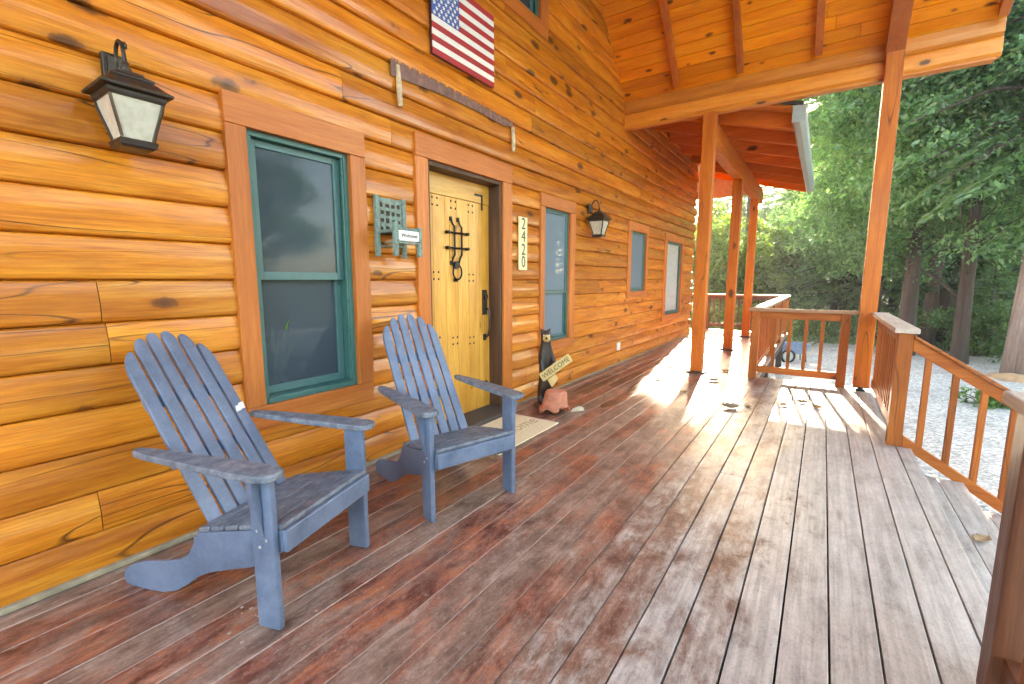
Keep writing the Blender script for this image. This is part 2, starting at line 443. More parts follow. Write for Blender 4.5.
def m_gravel():
    t = NT('gravel_ground')
    v = t.coords((1, 1, 1), False)
    a = t.noise(v, 0.5, 5, 0.6); b = t.noise(v, 30, 6, 0.8)
    vo = t.node('ShaderNodeTexVoronoi'); t.link(v, vo.inputs['Vector']); vo.inputs['Scale'].default_value = 34
    sc = t.node('ShaderNodeSeparateColor'); t.link(vo.outputs['Color'], sc.inputs[0])
    col = t.ramp(sc.outputs[0], [(0.0, (0.22, 0.21, 0.19)), (0.5, (0.48, 0.46, 0.43)), (1.0, (0.72, 0.70, 0.66))])
    col = t.mix(t.math('MULTIPLY', t.ramp(b, [(0.4, 1.0), (0.6, 0.0)]), 0.35), col, (0.30, 0.27, 0.24))
    col = t.mix(1.0, col, t.ramp(t.noise(v, 0.8, 6, 0.7), [(0.32, 0.62), (0.5, 0.95), (0.7, 1.05)]), 'MULTIPLY')
    dist = t.node('ShaderNodeVectorMath', operation='LENGTH'); t.link(v, dist.inputs[0])
    earth = t.ramp(a, [(0.3, (0.07, 0.055, 0.035)), (0.6, (0.09, 0.11, 0.035)), (0.8, (0.13, 0.16, 0.05))])
    fac = t.ramp(t.math('ADD', t.math('MULTIPLY', dist.outputs['Value'], 1 / 40.0), t.math('MULTIPLY', a, 0.14)), [(0.53, 0.0), (0.60, 1.0)])
    col = t.mix(fac, col, earth)
    t.bsdf(col, 0.85, 0.3, bump=vo.outputs['Distance'], bump_s=0.6, bump_d=0.02)
    return t.m
M_ground = m_gravel()

def m_leaf(name, c0, c1, c2, trans=0.45):
    t = NT(name)
    r = t.rnd()
    col = t.ramp(r, [(0.0, c0), (0.55, c1), (1.0, c2)])
    n = t.noise(t.coords((1, 1, 1), False), 0.9, 3)
    col = t.mix(1.0, col, t.ramp(n, [(0.3, 0.72), (0.7, 1.2)]), 'MULTIPLY')
    d = t.node('ShaderNodeBsdfDiffuse'); t.link(col, d.inputs[0])
    tl = t.node('ShaderNodeBsdfTranslucent')
    t.link(t.mix(1.0, col, (1.02, 1.18, 0.66), 'MULTIPLY'), tl.inputs[0])
    g = t.node('ShaderNodeBsdfGlossy'); g.inputs['Roughness'].default_value = 0.45
    m = t.node('ShaderNodeMixShader'); m.inputs[0].default_value = trans
    t.link(d.outputs[0], m.inputs[1]); t.link(tl.outputs[0], m.inputs[2])
    m2 = t.node('ShaderNodeMixShader'); m2.inputs[0].default_value = 0.05
    t.link(m.outputs[0], m2.inputs[1]); t.link(g.outputs[0], m2.inputs[2])
    t.link(m2.outputs[0], t.out.inputs['Surface'])
    return t.m
L_broad = m_leaf('broad_leaf', (0.075, 0.165, 0.070), (0.155, 0.300, 0.115), (0.26, 0.42, 0.18), 0.5)
L_maple = m_leaf('maple_leaf', (0.075, 0.130, 0.022), (0.150, 0.220, 0.040), (0.230, 0.300, 0.070), 0.55)
L_fir = m_leaf('fir_needles', (0.055, 0.105, 0.055), (0.100, 0.180, 0.085), (0.155, 0.25, 0.115), 0.45)
L_cedar = m_leaf('cedar_sprays', (0.080, 0.160, 0.065), (0.150, 0.275, 0.105), (0.23, 0.37, 0.15), 0.48)
L_fern = m_leaf('shrub_leaf', (0.045, 0.100, 0.022), (0.085, 0.180, 0.036), (0.14, 0.26, 0.06), 0.45)
M_bark = wood('tree_bark', 'z', (0.045, 0.032, 0.026), (0.095, 0.068, 0.054), (0.15, 0.11, 0.09), rough=0.9, coat=0, knots=0, spec=0.2, bump_s=0.8)
M_barkpale = wood('pale_tree_bark', 'z', (0.20, 0.14, 0.12), (0.33, 0.25, 0.22), (0.45, 0.36, 0.32), rough=0.9, coat=0, knots=0, spec=0.2, bump_s=0.8)

# ------------------------------------------------------------------ ground and deck
def ground():
    n = 90
    xs = np.concatenate([np.linspace(-400, -40, 10), np.linspace(-36, 36, 50), np.linspace(40, 400, 10)])
    ys = np.concatenate([np.linspace(-300, -30, 8), np.linspace(-26, 60, 60), np.linspace(66, 600, 16)])
    rng = np.random.default_rng(3)
    V = []; F = []
    for j, yy in enumerate(ys):
        for i, xx in enumerate(xs):
            d = max(0.0, math.hypot(xx, yy) - 24)
            z = -1.0 + 0.03 * math.sin(xx * 1.3 + yy * 0.7) + min(d, 200) * 0.025 + (rng.random() - 0.5) * min(0.5, d * 0.03)
            V.append((xx, yy, z))
    w = len(xs)
    for j in range(len(ys) - 1):
        for i in range(w - 1):
            F.append((j * w + i, j * w + i + 1, (j + 1) * w + i + 1, (j + 1) * w + i))
    m = MB(); m.add(V, F, 0.5)
    o = m.build('ground', M_ground, smooth=True)
    return tag(o, kind='structure')
ground()

BW = 0.145
X0 = 0.11
def deck():
    m = MB()
    rnd = random.Random(5)
    joints = {}
    k0 = int(math.floor((-4.3 - X0) / BW)); k1 = int(math.ceil((0.62 - X0) / BW))
    for k in range(k0, k1 + 1):
        a = X0 + k * BW; b = a + BW
        ctr = (a + b) / 2
        gap = 0.0022 if ctr < -0.95 else (0.0045 if ctr < -0.4 else 0.0068)
        a += gap / 2; b -= gap / 2
        if a > 0.64: continue
        b = min(b, 0.635)
        if ctr < WX + 0.02: y0, y1 = 11.0, 12.55
        elif ctr < -0.66: y0, y1 = -2.2, 12.55
        else: y0, y1 = -2.2, 6.62
        ycuts = []
        # two butt joints seen in the photograph, others at random
        if abs(ctr - (-1.41)) < BW / 2: ycuts = [2.36, 7.4]
        elif abs(ctr - (-0.40)) < BW / 2: ycuts = [3.12]
        elif y1 > 7: ycuts = [rnd.uniform(7.0, 10.5)] + ([rnd.uniform(-1.0, 0.2)] if rnd.random() < 0.5 else [])
        elif rnd.random() < 0.4: ycuts = [rnd.uniform(5.0, 6.2)]
        ys = [y0] + sorted(ycuts) + [y1]
        for i in range(len(ys) - 1):
            if ys[i + 1] - ys[i] < 0.2: continue
            dz = rnd.uniform(-0.0008, 0.0008)
            m.box(a, b, ys[i] + 0.0015, ys[i + 1] - 0.0015, -0.036, dz, rnd.random())
    o = m.build('deck', M_deck, bevel=0.0022, seg=2)
    tag(o, kind='structure')
    r = MB()
    for yy in np.arange(-2.0, 12.6, 0.4):
        x1 = 0.6 if yy < 6.6 else -0.68
        x0 = -2.5 if yy < 11 else -4.2
        r.box(x0, x1, yy, yy + 0.04, -0.22, -0.0375, 0.5)
    r.box(0.604, 0.632, -2.2, 6.6, -0.24, -0.040, 0.3); r.box(-0.7, 0.604, 6.584, 6.61, -0.24, -0.040, 0.3)
    r.box(-0.69, -0.664, 6.62, 12.55, -0.24, -0.040, 0.6); r.box(-4.2, -0.7, 12.52, 12.548, -0.24, -0.040, 0.6)
    for px, py in ((0.5, 0), (0.5, 4.3), (0.5, 6.4), (-0.75, 9), (-0.75, 12.4), (-2.4, 12.4), (0.5, 2.0)):
        r.box(px - 0.06, px + 0.06, py - 0.06, py + 0.06, -1.1, -0.222, 0.2)
    # underside sheet keeps the gaps between the boards dark
    r.box(-2.5, 0.6, -2.2, 6.58, -0.26, -0.245, 0.2); r.box(-4.2, -0.7, 6.63, 12.5, -0.26, -0.245, 0.2)
    r.build('deck_framing', M_gap, o)
deck()

# ------------------------------------------------------------------ the log house
house = empty('log_house', (WX, 3.0, 0.0), 0, 'varnished orange log house with a gabled entry porch and green framed windows', 'house')
HP = Matrix.Translation((-WX, -3.0, 0.0))     # children are built in world coordinates
def attach(o):
    o.parent = house; o.matrix_parent_inverse = HP
    return o

# windows: trim y0 y1 z0 z1, opening y0 y1 z0 z1
WINS = [
    ((1.14, 1.965, 0.45, 2.16), (1.24, 1.855, 0.57, 2.015)),
    ((4.15, 4.95, 0.47, 2.14), (4.24, 4.825, 0.57, 2.01)),
    ((6.72, 7.66, 0.98, 2.13), (6.86, 7.56, 1.07, 2.0)),
    ((8.62, 9.97, 0.47, 2.10), (8.78, 9.86, 0.58, 1.98)),
    ((2.75, 4.27, 3.62, 5.2), (2.87, 4.12, 3.74, 5.07)),
]
DOOR = ((2.40, 3.62, 0.0, 2.29), (2.52, 3.48, 0.0, 2.13))
OPEN = [w[1] for w in WINS] + [DOOR[1]]

PT = [(0.0, -0.007), (0.02, 0.014), (0.05, 0.022), (0.12, 0.0265), (0.28, 0.0285), (0.45, 0.0285), (0.56, 0.0265), (0.70, 0.0215), (0.84, 0.0150), (0.945, 0.0090), (0.98, 0.005), (1.0, -0.007)]
def prof(z):
    t = (z / H) % 1.0
    for (a, p), (b, q) in zip(PT, PT[1:]):
        if a <= t <= b: return p + (q - p) * (t - a) / (b - a)
    return 0.0

def log_wall():
    m = MB(); rnd = random.Random(11)
    ztop = 7.2; YA, YB = -3.0, 10.9
    nrow = int(math.ceil(ztop / H))
    ts = [p[0] for p in PT]
    for k in range(nrow):
        za, zb = k * H, (k + 1) * H
        cuts = sorted({za, zb} | {c for o in OPEN for c in o[2:4] if za < c < zb})
        yj = YA - rnd.uniform(0, 3); joints = []
        while yj < YB:
            yj += rnd.uniform(3.2, 5.2)
            if YA + 0.3 < yj < YB - 0.3: joints.append(yj)
        if k == 12: joints = [2.20, 6.3]
        ends = [YA] + joints + [YB]
        # courses run past the corner by uneven amounts
        ends[-1] = YB + (0.10 if k % 2 else 0.0) + rnd.uniform(0, 0.03)
        for e in range(len(ends) - 1):
            r = rnd.random()
            ea, eb = ends[e] + 0.0015, ends[e + 1] - 0.0015
            for c in range(len(cuts) - 1):
                ca, cb = cuts[c], cuts[c + 1]
                zs = [z for z in (za + t * H for t in ts) if ca - 1e-6 <= z <= cb + 1e-6]
                zs = sorted(set([round(ca, 5)] + [round(z, 5) for z in zs if ca + 1e-3 < z < cb - 1e-3] + [round(cb, 5)]))
                iv = [(ea, eb)]
                for o in OPEN:
                    if o[2] < cb - 1e-4 and o[3] > ca + 1e-4:
                        nv = []
                        for a, b in iv:
                            if o[1] <= a or o[0] >= b: nv.append((a, b)); continue
                            if o[0] > a: nv.append((a, o[0]))
                            if o[1] < b: nv.append((o[1], b))
                        iv = nv
                for a, b in iv:
                    poly = [(WX - 0.16, zs[0])] + [(WX + (prof(z) if abs((z / H) - round(z / H)) > 1e-4 else -0.006), z) for z in zs] + [(WX - 0.16, zs[-1])]
                    m.prism(poly, lambda p, q, a=a: (p, a, q), lambda p, q, b=b: (p, b, q), r)
    o = m.build('wall', M_log)
    attach(o)
    # the other three sides
    s = MB()
    for k in range(40):
        za = k * H
        if za > 7.1: break
        s.box(-9.0, WX - 0.165, 10.70, 10.88, za, za + H - 0.003)
        s.box(-9.0, WX - 0.165, -3.0, -2.8, za, za + H - 0.003)
        s.box(-9.2, -9.02, -3.0, 10.88, za, za + H - 0.003)
    attach(s.build('rear_wall', W['x'], bevel=0.02))
    r = MB()
    r.prism([(-2.62, 7.2), (-9.4, 7.2), (-6.0, 9.4)], lambda a, b: (a, -3.4, b), lambda a, b: (a, 11.4, b))
    attach(r.build('house_roof', M_roofing))
    i = MB()
    i.box(-6.0, -5.9, -2.7, 10.6, 0.02, 3.0); i.box(-5.9, -2.68, -2.7, 10.6, -0.02, 0.02)
    i.box(-5.9, -2.68, -2.7, 10.6, 2.9, 3.0); i.box(-5.9, -2.68, 2.2, 2.28, 0.02, 2.9); i.box(-5.9, -2.68, 3.75, 3.83, 0.02, 2.9)
    i.box(-4.9, -4.8, -2.7, 10.6, 3.02, 6.5)
    attach(i.build('interior_wall', M_drywall))
    b = MB()
    b.box(WX - 0.005, WX + 0.052, -3.0, 2.395, -0.001 + 0.003, 0.026, 0.4)
    b.box(WX - 0.005, WX + 0.046, 3.63, 10.9, 0.002, 0.016, 0.4)
    attach(b.build('base_strip', plain('pale_base_strip', (0.36, 0.30, 0.20), 0.8, var=0.35), bevel=0.006))
log_wall()

def window(idx, label=None, mid=None, blind=None, pane=None, dep=0.0):
    (ty0, ty1, tz0, tz1), (y0, y1, z0, z1) = WINS[idx]
    xo, xi = WX + 0.046, WX - 0.02
    m = MB()
    m.box(xi, xo, ty0, ty1, z1 - 0.0022, tz1, mi=1)                       # head
    m.box(xi, xo - 0.004, ty0 + 0.004, ty1 - 0.004, tz0, z0 + 0.0022, mi=1)
    m.box(xi, xo - 0.002, ty0, y0 + 0.0022, z0 + 0.0030, z1 - 0.0030, mi=0)
    m.box(xi, xo - 0.002, y1 - 0.0022, ty1, z0 + 0.0030, z1 - 0.0030, mi=0)
    w = attach(m.build('window', [TRIM['z'], TRIM['y']], bevel=0.004))
    if label: w['label'] = label
    g = MB(); t = 0.030 if not dep else 0.020
    a, b = WX - 0.12, WX + 0.012
    g.box(a, b, y0 + 0.001, y0 + t, z0 + 0.001, z1 - 0.001); g.box(a, b, y1 - t, y1 - 0.001, z0 + 0.001, z1 - 0.001)
    g.box(a, b - 0.002, y0 + t, y1 - t, z1 - t, z1 - 0.001); g.box(a, b + 0.004, y0 + t, y1 - t, z0 + 0.001, z0 + 0.034)
    # screen bead
    g.box(b - 0.018, b - 0.008, y0 + t, y0 + t + 0.012, z0 + 0.034, z1 - t); g.box(b - 0.018, b - 0.008, y1 - t - 0.012, y1 - t, z0 + 0.034, z1 - t)
    o = g.build('frame', M_green, w, bevel=0.003)
    s = MB(); q = 0.045 if not dep else 0.028
    ya, yb, za, zb = y0 + t + 0.002, y1 - t - 0.002, z0 + 0.036, z1 - t - 0.002
    def sash(x, zc, zd):
        s.box(x, x + 0.03, ya, ya + q, zc, zd); s.box(x, x + 0.03, yb - q, yb, zc, zd)
        s.box(x + 0.001, x + 0.029, ya + q, yb - q, zc, zc + q); s.box(x + 0.001, x + 0.029, ya + q, yb - q, zd - q * 0.8, zd)
    if mid:
        sash(WX - 0.06 + dep, mid - 0.02, zb); sash(WX - 0.10 + dep * 1.6, za, mid + 0.02)
    else:
        sash(WX - 0.06 + dep, za, zb)
    s.build('sash', M_sash, w, bevel=0.003)
    p = MB()
    gx = WX - 0.045 + dep
    if mid:
        p.box(gx, gx + 0.004, ya + q, yb - q, mid + 0.02, zb - q * 0.8); p.box(gx - 0.04 + dep * 0.6, gx - 0.036 + dep * 0.6, ya + q, yb - q, za + q, mid - 0.02)
    else:
        p.box(gx, gx + 0.004, ya + q, yb - q, za + q, zb - q * 0.8)
    p.build('pane', M_pane_clear if blind else (pane or M_pane), w)
    for c in children(w): c.matrix_parent_inverse = Matrix.Identity(4)
    if blind:
        bl = MB()
        nz = int((z1 - z0) / 0.05); V = []
        for i in range(nz * 4 + 1):
            zc = z0 + 0.02 + i * (z1 - z0 - 0.04) / (nz * 4); xx = WX - 0.032 + 0.004 * ((i % 4) / 4.0)
            V += [(xx, y0 + 0.03, zc), (xx, y1 - 0.03, zc)]
        bl.add(V, [(2 * i, 2 * i + 1, 2 * i + 3, 2 * i + 2) for i in range(nz * 4)], 0.5)
        bl.build('blind', M_blind, w)
    return w

w1 = window(0, mid=1.27)
w2 = window(1, mid=1.12, pane=M_pane_blue, dep=0.035, label='tall narrow green framed window right of the house number')
w3 = window(2, pane=M_pane_blue, dep=0.035)
w4 = window(3, blind=True, dep=0.035, label='window with a closed pale blind')
w5 = window(4)
# a curtain edge seen inside the first two windows
def curtain(w, y0, y1, z0, z1, x, mat):
    m = MB(); n = 22
    pts = [(x + 0.018 * math.sin(i * 1.7), y0 + (y1 - y0) * i / n) for i in range(n + 1)]
    for i in range(n):
        (xa, ya), (xb, yb) = pts[i], pts[i + 1]
        m.add([(xa, ya, z0), (xb, yb, z0), (xb, yb, z1), (xa, ya, z1)], [(0, 1, 2, 3)], 0.5)
    m.build('curtain', mat, w, smooth=True)
M_curt = plain('grey_curtain', (0.34, 0.38, 0.42), 0.8, var=0.1)
curtain(w2, 4.22, 4.84, 0.5, 2.05, WX - 0.22, M_curt)
curtain(w3, 6.84, 7.58, 1.0, 2.05, WX - 0.22, M_curt)

# --- door
def door():
    (ty0, ty1, tz0, tz1), (y0, y1, z0, z1) = DOOR
    m = MB(); xo, xi = WX + 0.048, WX - 0.02
    m.box(xi, xo, ty0 + 0.0, ty1, z1 - 0.0022, tz1, mi=1)
    m.box(xi, xo - 0.002, ty0, y0 + 0.0022, 0.004, z1 - 0.0030); m.box(xi, xo - 0.002, y1 - 0.0022, ty1, 0.004, z1 - 0.0030)
    attach(m.build('door_trim', [TRIM['z'], TRIM['y']], bevel=0.004))
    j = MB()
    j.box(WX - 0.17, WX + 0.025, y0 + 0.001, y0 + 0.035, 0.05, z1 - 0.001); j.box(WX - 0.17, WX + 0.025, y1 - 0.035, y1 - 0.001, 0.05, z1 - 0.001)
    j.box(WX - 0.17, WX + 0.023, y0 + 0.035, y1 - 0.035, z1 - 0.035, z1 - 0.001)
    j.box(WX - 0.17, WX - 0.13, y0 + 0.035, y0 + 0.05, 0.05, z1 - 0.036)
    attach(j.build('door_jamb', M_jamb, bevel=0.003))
    th = MB(); th.box(WX - 0.17, WX + 0.16, y0 + 0.002, y1 - 0.002, 0.004, 0.048)
    attach(th.build('threshold', plain('worn_threshold', (0.075, 0.06, 0.055), 0.6, var=0.4), bevel=0.008))
    d = MB(); dx = WX - 0.10
    ya, yb = y0 + 0.037, y1 - 0.037
    n = 6
    for i in range(n):
        a = ya + (yb - ya) * i / n; b = ya + (yb - ya) * (i + 1) / n
        d.box(dx - 0.045, dx, a + 0.0006, b - 0.0006, 0.052, 1.925)
    d.box(dx - 0.045, dx + 0.004, ya, yb, 1.928, z1 - 0.038, mi=1)
    M_doory = wood('yellow_pine_rail', 'y', (0.60, 0.26, 0.035), (0.76, 0.39, 0.065), (0.84, 0.49, 0.11), knot=(0.35, 0.14, 0.03), rough=0.4, coat=0.2, knots=0.6, vary=0.12)
    D = attach(d.build('door', [M_door, M_doory], bevel=0.002))
    D['label'] = 'yellow plank door with black iron grille, ring knocker and clustered nail heads'
    # clavos
    for cy, cz in [(2.735, 1.87), (2.955, 1.87), (3.18, 1.865), (2.735, 1.285), (3.18, 1.27), (2.735, 0.75), (2.955, 0.73), (3.18, 0.71), (2.76, 0.30), (3.2, 0.3)]:
        for oy in (-0.028, 0.028):
            for oz in (-0.028, 0.028):
                s = MB()
                c = Vector((dx, cy + oy, cz + oz))
                vs = [(c.x + 0.0005, c.y + 0.010 * math.cos(t), c.z + 0.010 * math.sin(t)) for t in np.linspace(0, 2 * math.pi, 9)[:-1]] + [(c.x + 0.008, c.y, c.z)]
                s.add(vs, [(i, (i + 1) % 8, 8) for i in range(8)], 0.5)
                s.build('nail_head', M_black, D)
    g = MB()
    for cy in (2.945, 3.035):
        g.tube([(dx + 0.012, cy - 0.03, 1.755), (dx + 0.02, cy - 0.028, 1.715), (dx + 0.02, cy, 1.69), (dx + 0.02, cy, 1.46), (dx + 0.02, cy - 0.022, 1.435), (dx + 0.012, cy - 0.03, 1.39)], 0.008, 6)
        g.box(dx + 0.0005, dx + 0.014, cy - 0.042, cy - 0.02, 1.735, 1.77); g.box(dx + 0.0005, dx + 0.014, cy - 0.042, cy - 0.02, 1.375, 1.41)
    for cz in (1.64, 1.515):
        g.tube([(dx + 0.026, 2.86, cz), (dx + 0.026, 3.115, cz)], 0.0085, 6)
        for cy in (2.86, 3.11): g.tube([(dx + 0.0005, cy, cz), (dx + 0.036, cy, cz)], 0.014, 8)
    g.build('grille', M_black, D)
    f = MB()      # small speak-easy shutter behind the grille
    f.box(dx + 0.0005, dx + 0.006, 2.90, 3.07, 1.43, 1.705)
    f.build('grille_shutter', M_door, D)
    k = MB()
    k.tube([(dx + 0.0005, 2.965, 1.375), (dx + 0.03, 2.965, 1.375)], 0.032, 10)
    k.tube([(dx + 0.02, 2.975 + 0.055 * math.sin(t), 1.315 + 0.062 * math.cos(t)) for t in np.linspace(0, 2 * math.pi, 17)], 0.0075, 6)
    k.box(dx + 0.0005, dx + 0.014, 2.945, 2.985, 1.235, 1.262)
    k.build('knocker', M_black, D)
    b = MB()
    b.box(dx + 0.0045, dx + 0.009, 3.235, 3.345, 1.985, 2.003); b.box(dx + 0.0045, dx + 0.0088, 3.327, 3.345, 1.868, 1.985)
    b.build('corner_bracket', M_black, D)
    b = MB(); b.box(dx + 0.0045, dx + 0.009, ya + 0.0, ya + 0.11, 1.975, 2.005); b.build('strap', M_black, D)
    b = MB(); b.box(dx + 0.0005, dx + 0.006, 3.29, 3.40, 0.28, 0.30); b.build('strap', M_black, D)
    h = MB(); hy = 3.365
    h.box(dx + 0.0005, dx + 0.012, hy - 0.032, hy + 0.032, 0.93, 1.16); h.tube([(dx + 0.0, hy, 1.10), (dx + 0.03, hy, 1.10)], 0.026, 12)
    h.tube([(dx + 0.012, hy, 0.985), (dx + 0.055, hy, 0.98), (dx + 0.065, hy, 0.93), (dx + 0.062, hy, 0.80), (dx + 0.045, hy, 0.735), (dx + 0.01, hy, 0.72)], 0.011, 8)
    h.box(dx + 0.0005, dx + 0.01, hy - 0.022, hy + 0.022, 0.69, 0.75)
    h.build('handle', plain('dark_pewter', (0.07, 0.06, 0.06), 0.35, 0.8), D, bevel=0.003)
door()

# --- porch roof over the entry (ridge along x at y = 3), beams, rafters, posts
SL = 0.93
def zs(y): return 3.72 + SL * (6.44 - y)      # underside of the boards, far slope
RIDGE = zs(3.0)
M_lowraft = wood('orange_rafter_wood', 'x', (0.48, 0.10, 0.008), (0.64, 0.165, 0.013), (0.72, 0.23, 0.025), rough=0.6, spec=0.2, coat=0.0, knots=0.5)
def porch_roof():
    nrm = Vector((0, SL, 1)).normalized()
    dn = Vector((0, 1, -SL)).normalized()
    for sgn, nm in ((1, 'porch_ceiling'), (-1, 'porch_ceiling')):
        m = MB()
        L = (6.66 - 3.0) * math.sqrt(1 + SL * SL); bw = 0.135; nb = int(L / bw)
        rd = random.Random(21 + sgn)
        for i in range(nb):
            a = i * bw + 0.0022; b = (i + 1) * bw - 0.0022
            xs = [WX - 0.02, rd.uniform(-1.2, 0.2), 1.235]
            for q in range(2):
                P = []
                for s_ in (a, b):
                    for hh in (0.0, 0.022):
                        p = Vector((0, 3.0, RIDGE)) + dn * s_ + nrm * hh
                        if sgn < 0: p.y = 6.0 - p.y
                        P.append(p)
                x0, x1 = xs[q] + 0.001, xs[q + 1] - 0.001
                vs = [(x0, p.y, p.z) for p in P] + [(x1, p.y, p.z) for p in P]
                m.add(vs, [(0, 1, 3, 2), (4, 6, 7, 5), (0, 4, 5, 1), (2, 3, 7, 6), (0, 2, 6, 4), (1, 5, 7, 3)], rd.random())
        attach(m.build(nm, M_ceil, bevel=0.003, seg=1))
        r = MB()
        P = [Vector((0, 3.0, RIDGE + 0.035)), Vector((0, 6.66, zs(6.66) + 0.035)), Vector((0, 6.66, zs(6.66) + 0.13)), Vector((0, 3.0, RIDGE + 0.13))]
        if sgn < 0:
            for p in P: p.y = 6.0 - p.y
        r.prism([(p.y, p.z) for p in P], lambda a, b: (WX - 0.1, a, b), lambda a, b: (1.25, a, b))
        attach(r.build('porch_roof', M_roofing))
        # rafters under the boards
        for x, w, h, e in ((-1.76, 0.075, 0.085, 6.36), (-1.02, 0.075, 0.085, 6.36), (-0.24, 0.075, 0.085, 6.36), (1.19, 0.075, 0.10, 6.36), (0.425, 0.16, 0.20, 6.44)):
            q = MB()
            pts = [(3.05, zs(3.05) - 0.002), (e, zs(e) - 0.002), (e, zs(e) - h * 1.2), (3.05, zs(3.05) - h * 1.366)]
            if sgn < 0: pts = [(6.0 - a, b) for a, b in pts]
            q.prism(pts, lambda a, b: (x - w / 2, a, b), lambda a, b: (x + w / 2, a, b))
            attach(q.build('rafter', WR['y'], bevel=0.006))
        # eave beam: two stacked log members
        b = MB(); y0, y1 = (6.452, 6.60) if sgn > 0 else (-0.60, -0.452)
        for k in range(2):
            za = 3.37 + k * 0.182
            yc = (y0 + y1) / 2; hw = (y1 - y0) / 2
            poly = [(yc - hw + 0.035, za), (yc - hw + 0.008, za + 0.03), (yc - hw, za + 0.09), (yc - hw + 0.008, za + 0.15), (yc - hw + 0.035, za + 0.180),
                    (yc + hw - 0.035, za + 0.180), (yc + hw - 0.008, za + 0.15), (yc + hw, za + 0.09), (yc + hw - 0.008, za + 0.03), (yc + hw - 0.035, za)]
            b.prism(poly, lambda a, c: (WX - 0.01, a, c), lambda a, c: (1.235, a, c))
        b.box(WX - 0.01, 1.20, y0 + 0.02, y1 - 0.02, 3.345, 3.372)
        attach(b.build('eave_beam', wood('beam_wood', 'x', (0.55, 0.15, 0.012), (0.72, 0.24, 0.025), (0.80, 0.34, 0.055), rough=0.45, coat=0.15, knots=0.7), bevel=0.006))
    rb = MB(); rb.box(WX, 1.28, 2.93, 3.07, RIDGE - 0.30, RIDGE - 0.08)
    attach(rb.build('ridge_beam', W['x'], bevel=0.006))

    def post(x, y, w, z0, z1, lab=None, base=True):
        p = MB(); p.box(x - w / 2, x + w / 2, y - w / 2, y + w / 2, z0, z1)
        o = attach(p.build('post', W['z'], bevel=0.006))
        if lab: o['label'] = lab
        if base:
            q = MB(); q.box(x - w / 2 - 0.045, x + w / 2 + 0.045, y - w / 2 - 0.045, y + w / 2 + 0.045, 0.003, 0.03)
            q.build('post_base', M_jamb, o, bevel=0.004)
        return o
    post(-1.35, 6.48, 0.15, 0.03, 3.345, 'tall orange post under the big beam')
    post(-1.35, 8.92, 0.15, 0.03, 2.955); post(-1.35, 11.18, 0.15, 0.03, 2.955)
    big = post(0.432, 6.42, 0.15, 0.055, 3.86, 'large orange corner post standing on a dark metal foot', base=False)
    q = MB(); q.box(0.39, 0.475, 6.37, 6.46, 0.003, 0.02); q.tube([(0.432, 6.42, 0.02), (0.432, 6.42, 0.056)], 0.03, 10)
    q.box(0.352, 0.512, 6.34, 6.50, 0.046, 0.0545)
    q.build('post_base', M_black, big)
    post(0.432, -0.42, 0.15, 0.03, 3.86)
    # lower porch roof along the wall beyond the beam
    LS = 0.27
    def zr(x): return 3.12 - LS * (x + 0.46)       # rafter undersides
    b = MB(); b.box(-1.42, -1.285, 6.62, 12.0, 2.955, 3.26)
    attach(b.build('porch_beam', W['y'], bevel=0.006))
    for yy in (6.95, 7.78, 8.61, 9.44, 10.27, 11.10, 11.93):
        q = MB(); hh = 0.17
        q.prism([(WX + 0.035, zr(WX)), (-0.47, zr(-0.47)), (-0.47, zr(-0.47) + hh), (WX + 0.035, zr(WX) + hh)],
                lambda a, c: (a, yy - 0.022, c), lambda a, c: (a, yy + 0.022, c))
        attach(q.build('rafter', M_lowraft, bevel=0.004))
    e = MB(); e.prism([(WX - 2.0, 3.18), (-1.42, 3.18), (-1.42, zr(-1.42) + 0.165), (WX, zr(WX) + 0.165), (WX - 2.0, zr(WX) + 0.165)], lambda a, c: (a, 11.975, c), lambda a, c: (a, 12.015, c))  # beam filled up to the roof boards to block stray low sun
    attach(e.build('filled_end_beam', M_cap, bevel=0.004))
    s = MB()
    for k in range(38):
        ya = 6.64 + k * 0.142
        if ya > 11.98: break
        s.prism([(WX + 0.035, zr(WX) + 0.172), (-0.44, zr(-0.44) + 0.172), (-0.44, zr(-0.44) + 0.192), (WX + 0.035, zr(WX) + 0.192)],
                lambda a, c: (a, ya + 0.001, c), lambda a, c: (a, ya + 0.141, c))
    cs = MB(); cs.box(WX - 2.0, WX + 0.03, 11.02, 12.02, zr(WX) + 0.172, zr(WX) + 0.192); attach(cs.build('corner_soffit', M_cap))
    attach(s.build('lower_ceiling', wood('red_ceiling_board', 'x', (0.58, 0.15, 0.012), (0.74, 0.25, 0.022), (0.82, 0.33, 0.04), rough=0.5, coat=0.05)))
    r = MB(); r.prism([(WX + 0.035, zr(WX) + 0.195), (-0.36, zr(-0.36) + 0.195), (-0.36, zr(-0.36) + 0.235), (WX + 0.035, zr(WX) + 0.235)],
                      lambda a, c: (a, 6.60, c), lambda a, c: (a, 12.05, c))
    r.box(WX - 2.0, WX + 0.03, 11.02, 12.04, zr(WX) + 0.195, zr(WX) + 0.235)
    attach(r.build('lower_roof', M_roofing))
    g = MB()
    gp = [(-0.462, 3.30), (-0.462, 3.14), (-0.44, 3.11), (-0.38, 3.11), (-0.33, 3.17), (-0.325, 3.295), (-0.345, 3.295), (-0.35, 3.18), (-0.39, 3.135), (-0.43, 3.135), (-0.445, 3.15), (-0.445, 3.30)]
    for ya, yb in ((6.62, 12.02),):
        n = len(gp)
        g.prism(gp, lambda a, c: (a, ya, c), lambda a, c: (a, yb, c))
    g.box(-0.462, -0.325, 6.612, 6.62, 3.11, 3.30)
    attach(g.build('gutter', M_gutter))
porch_roof()

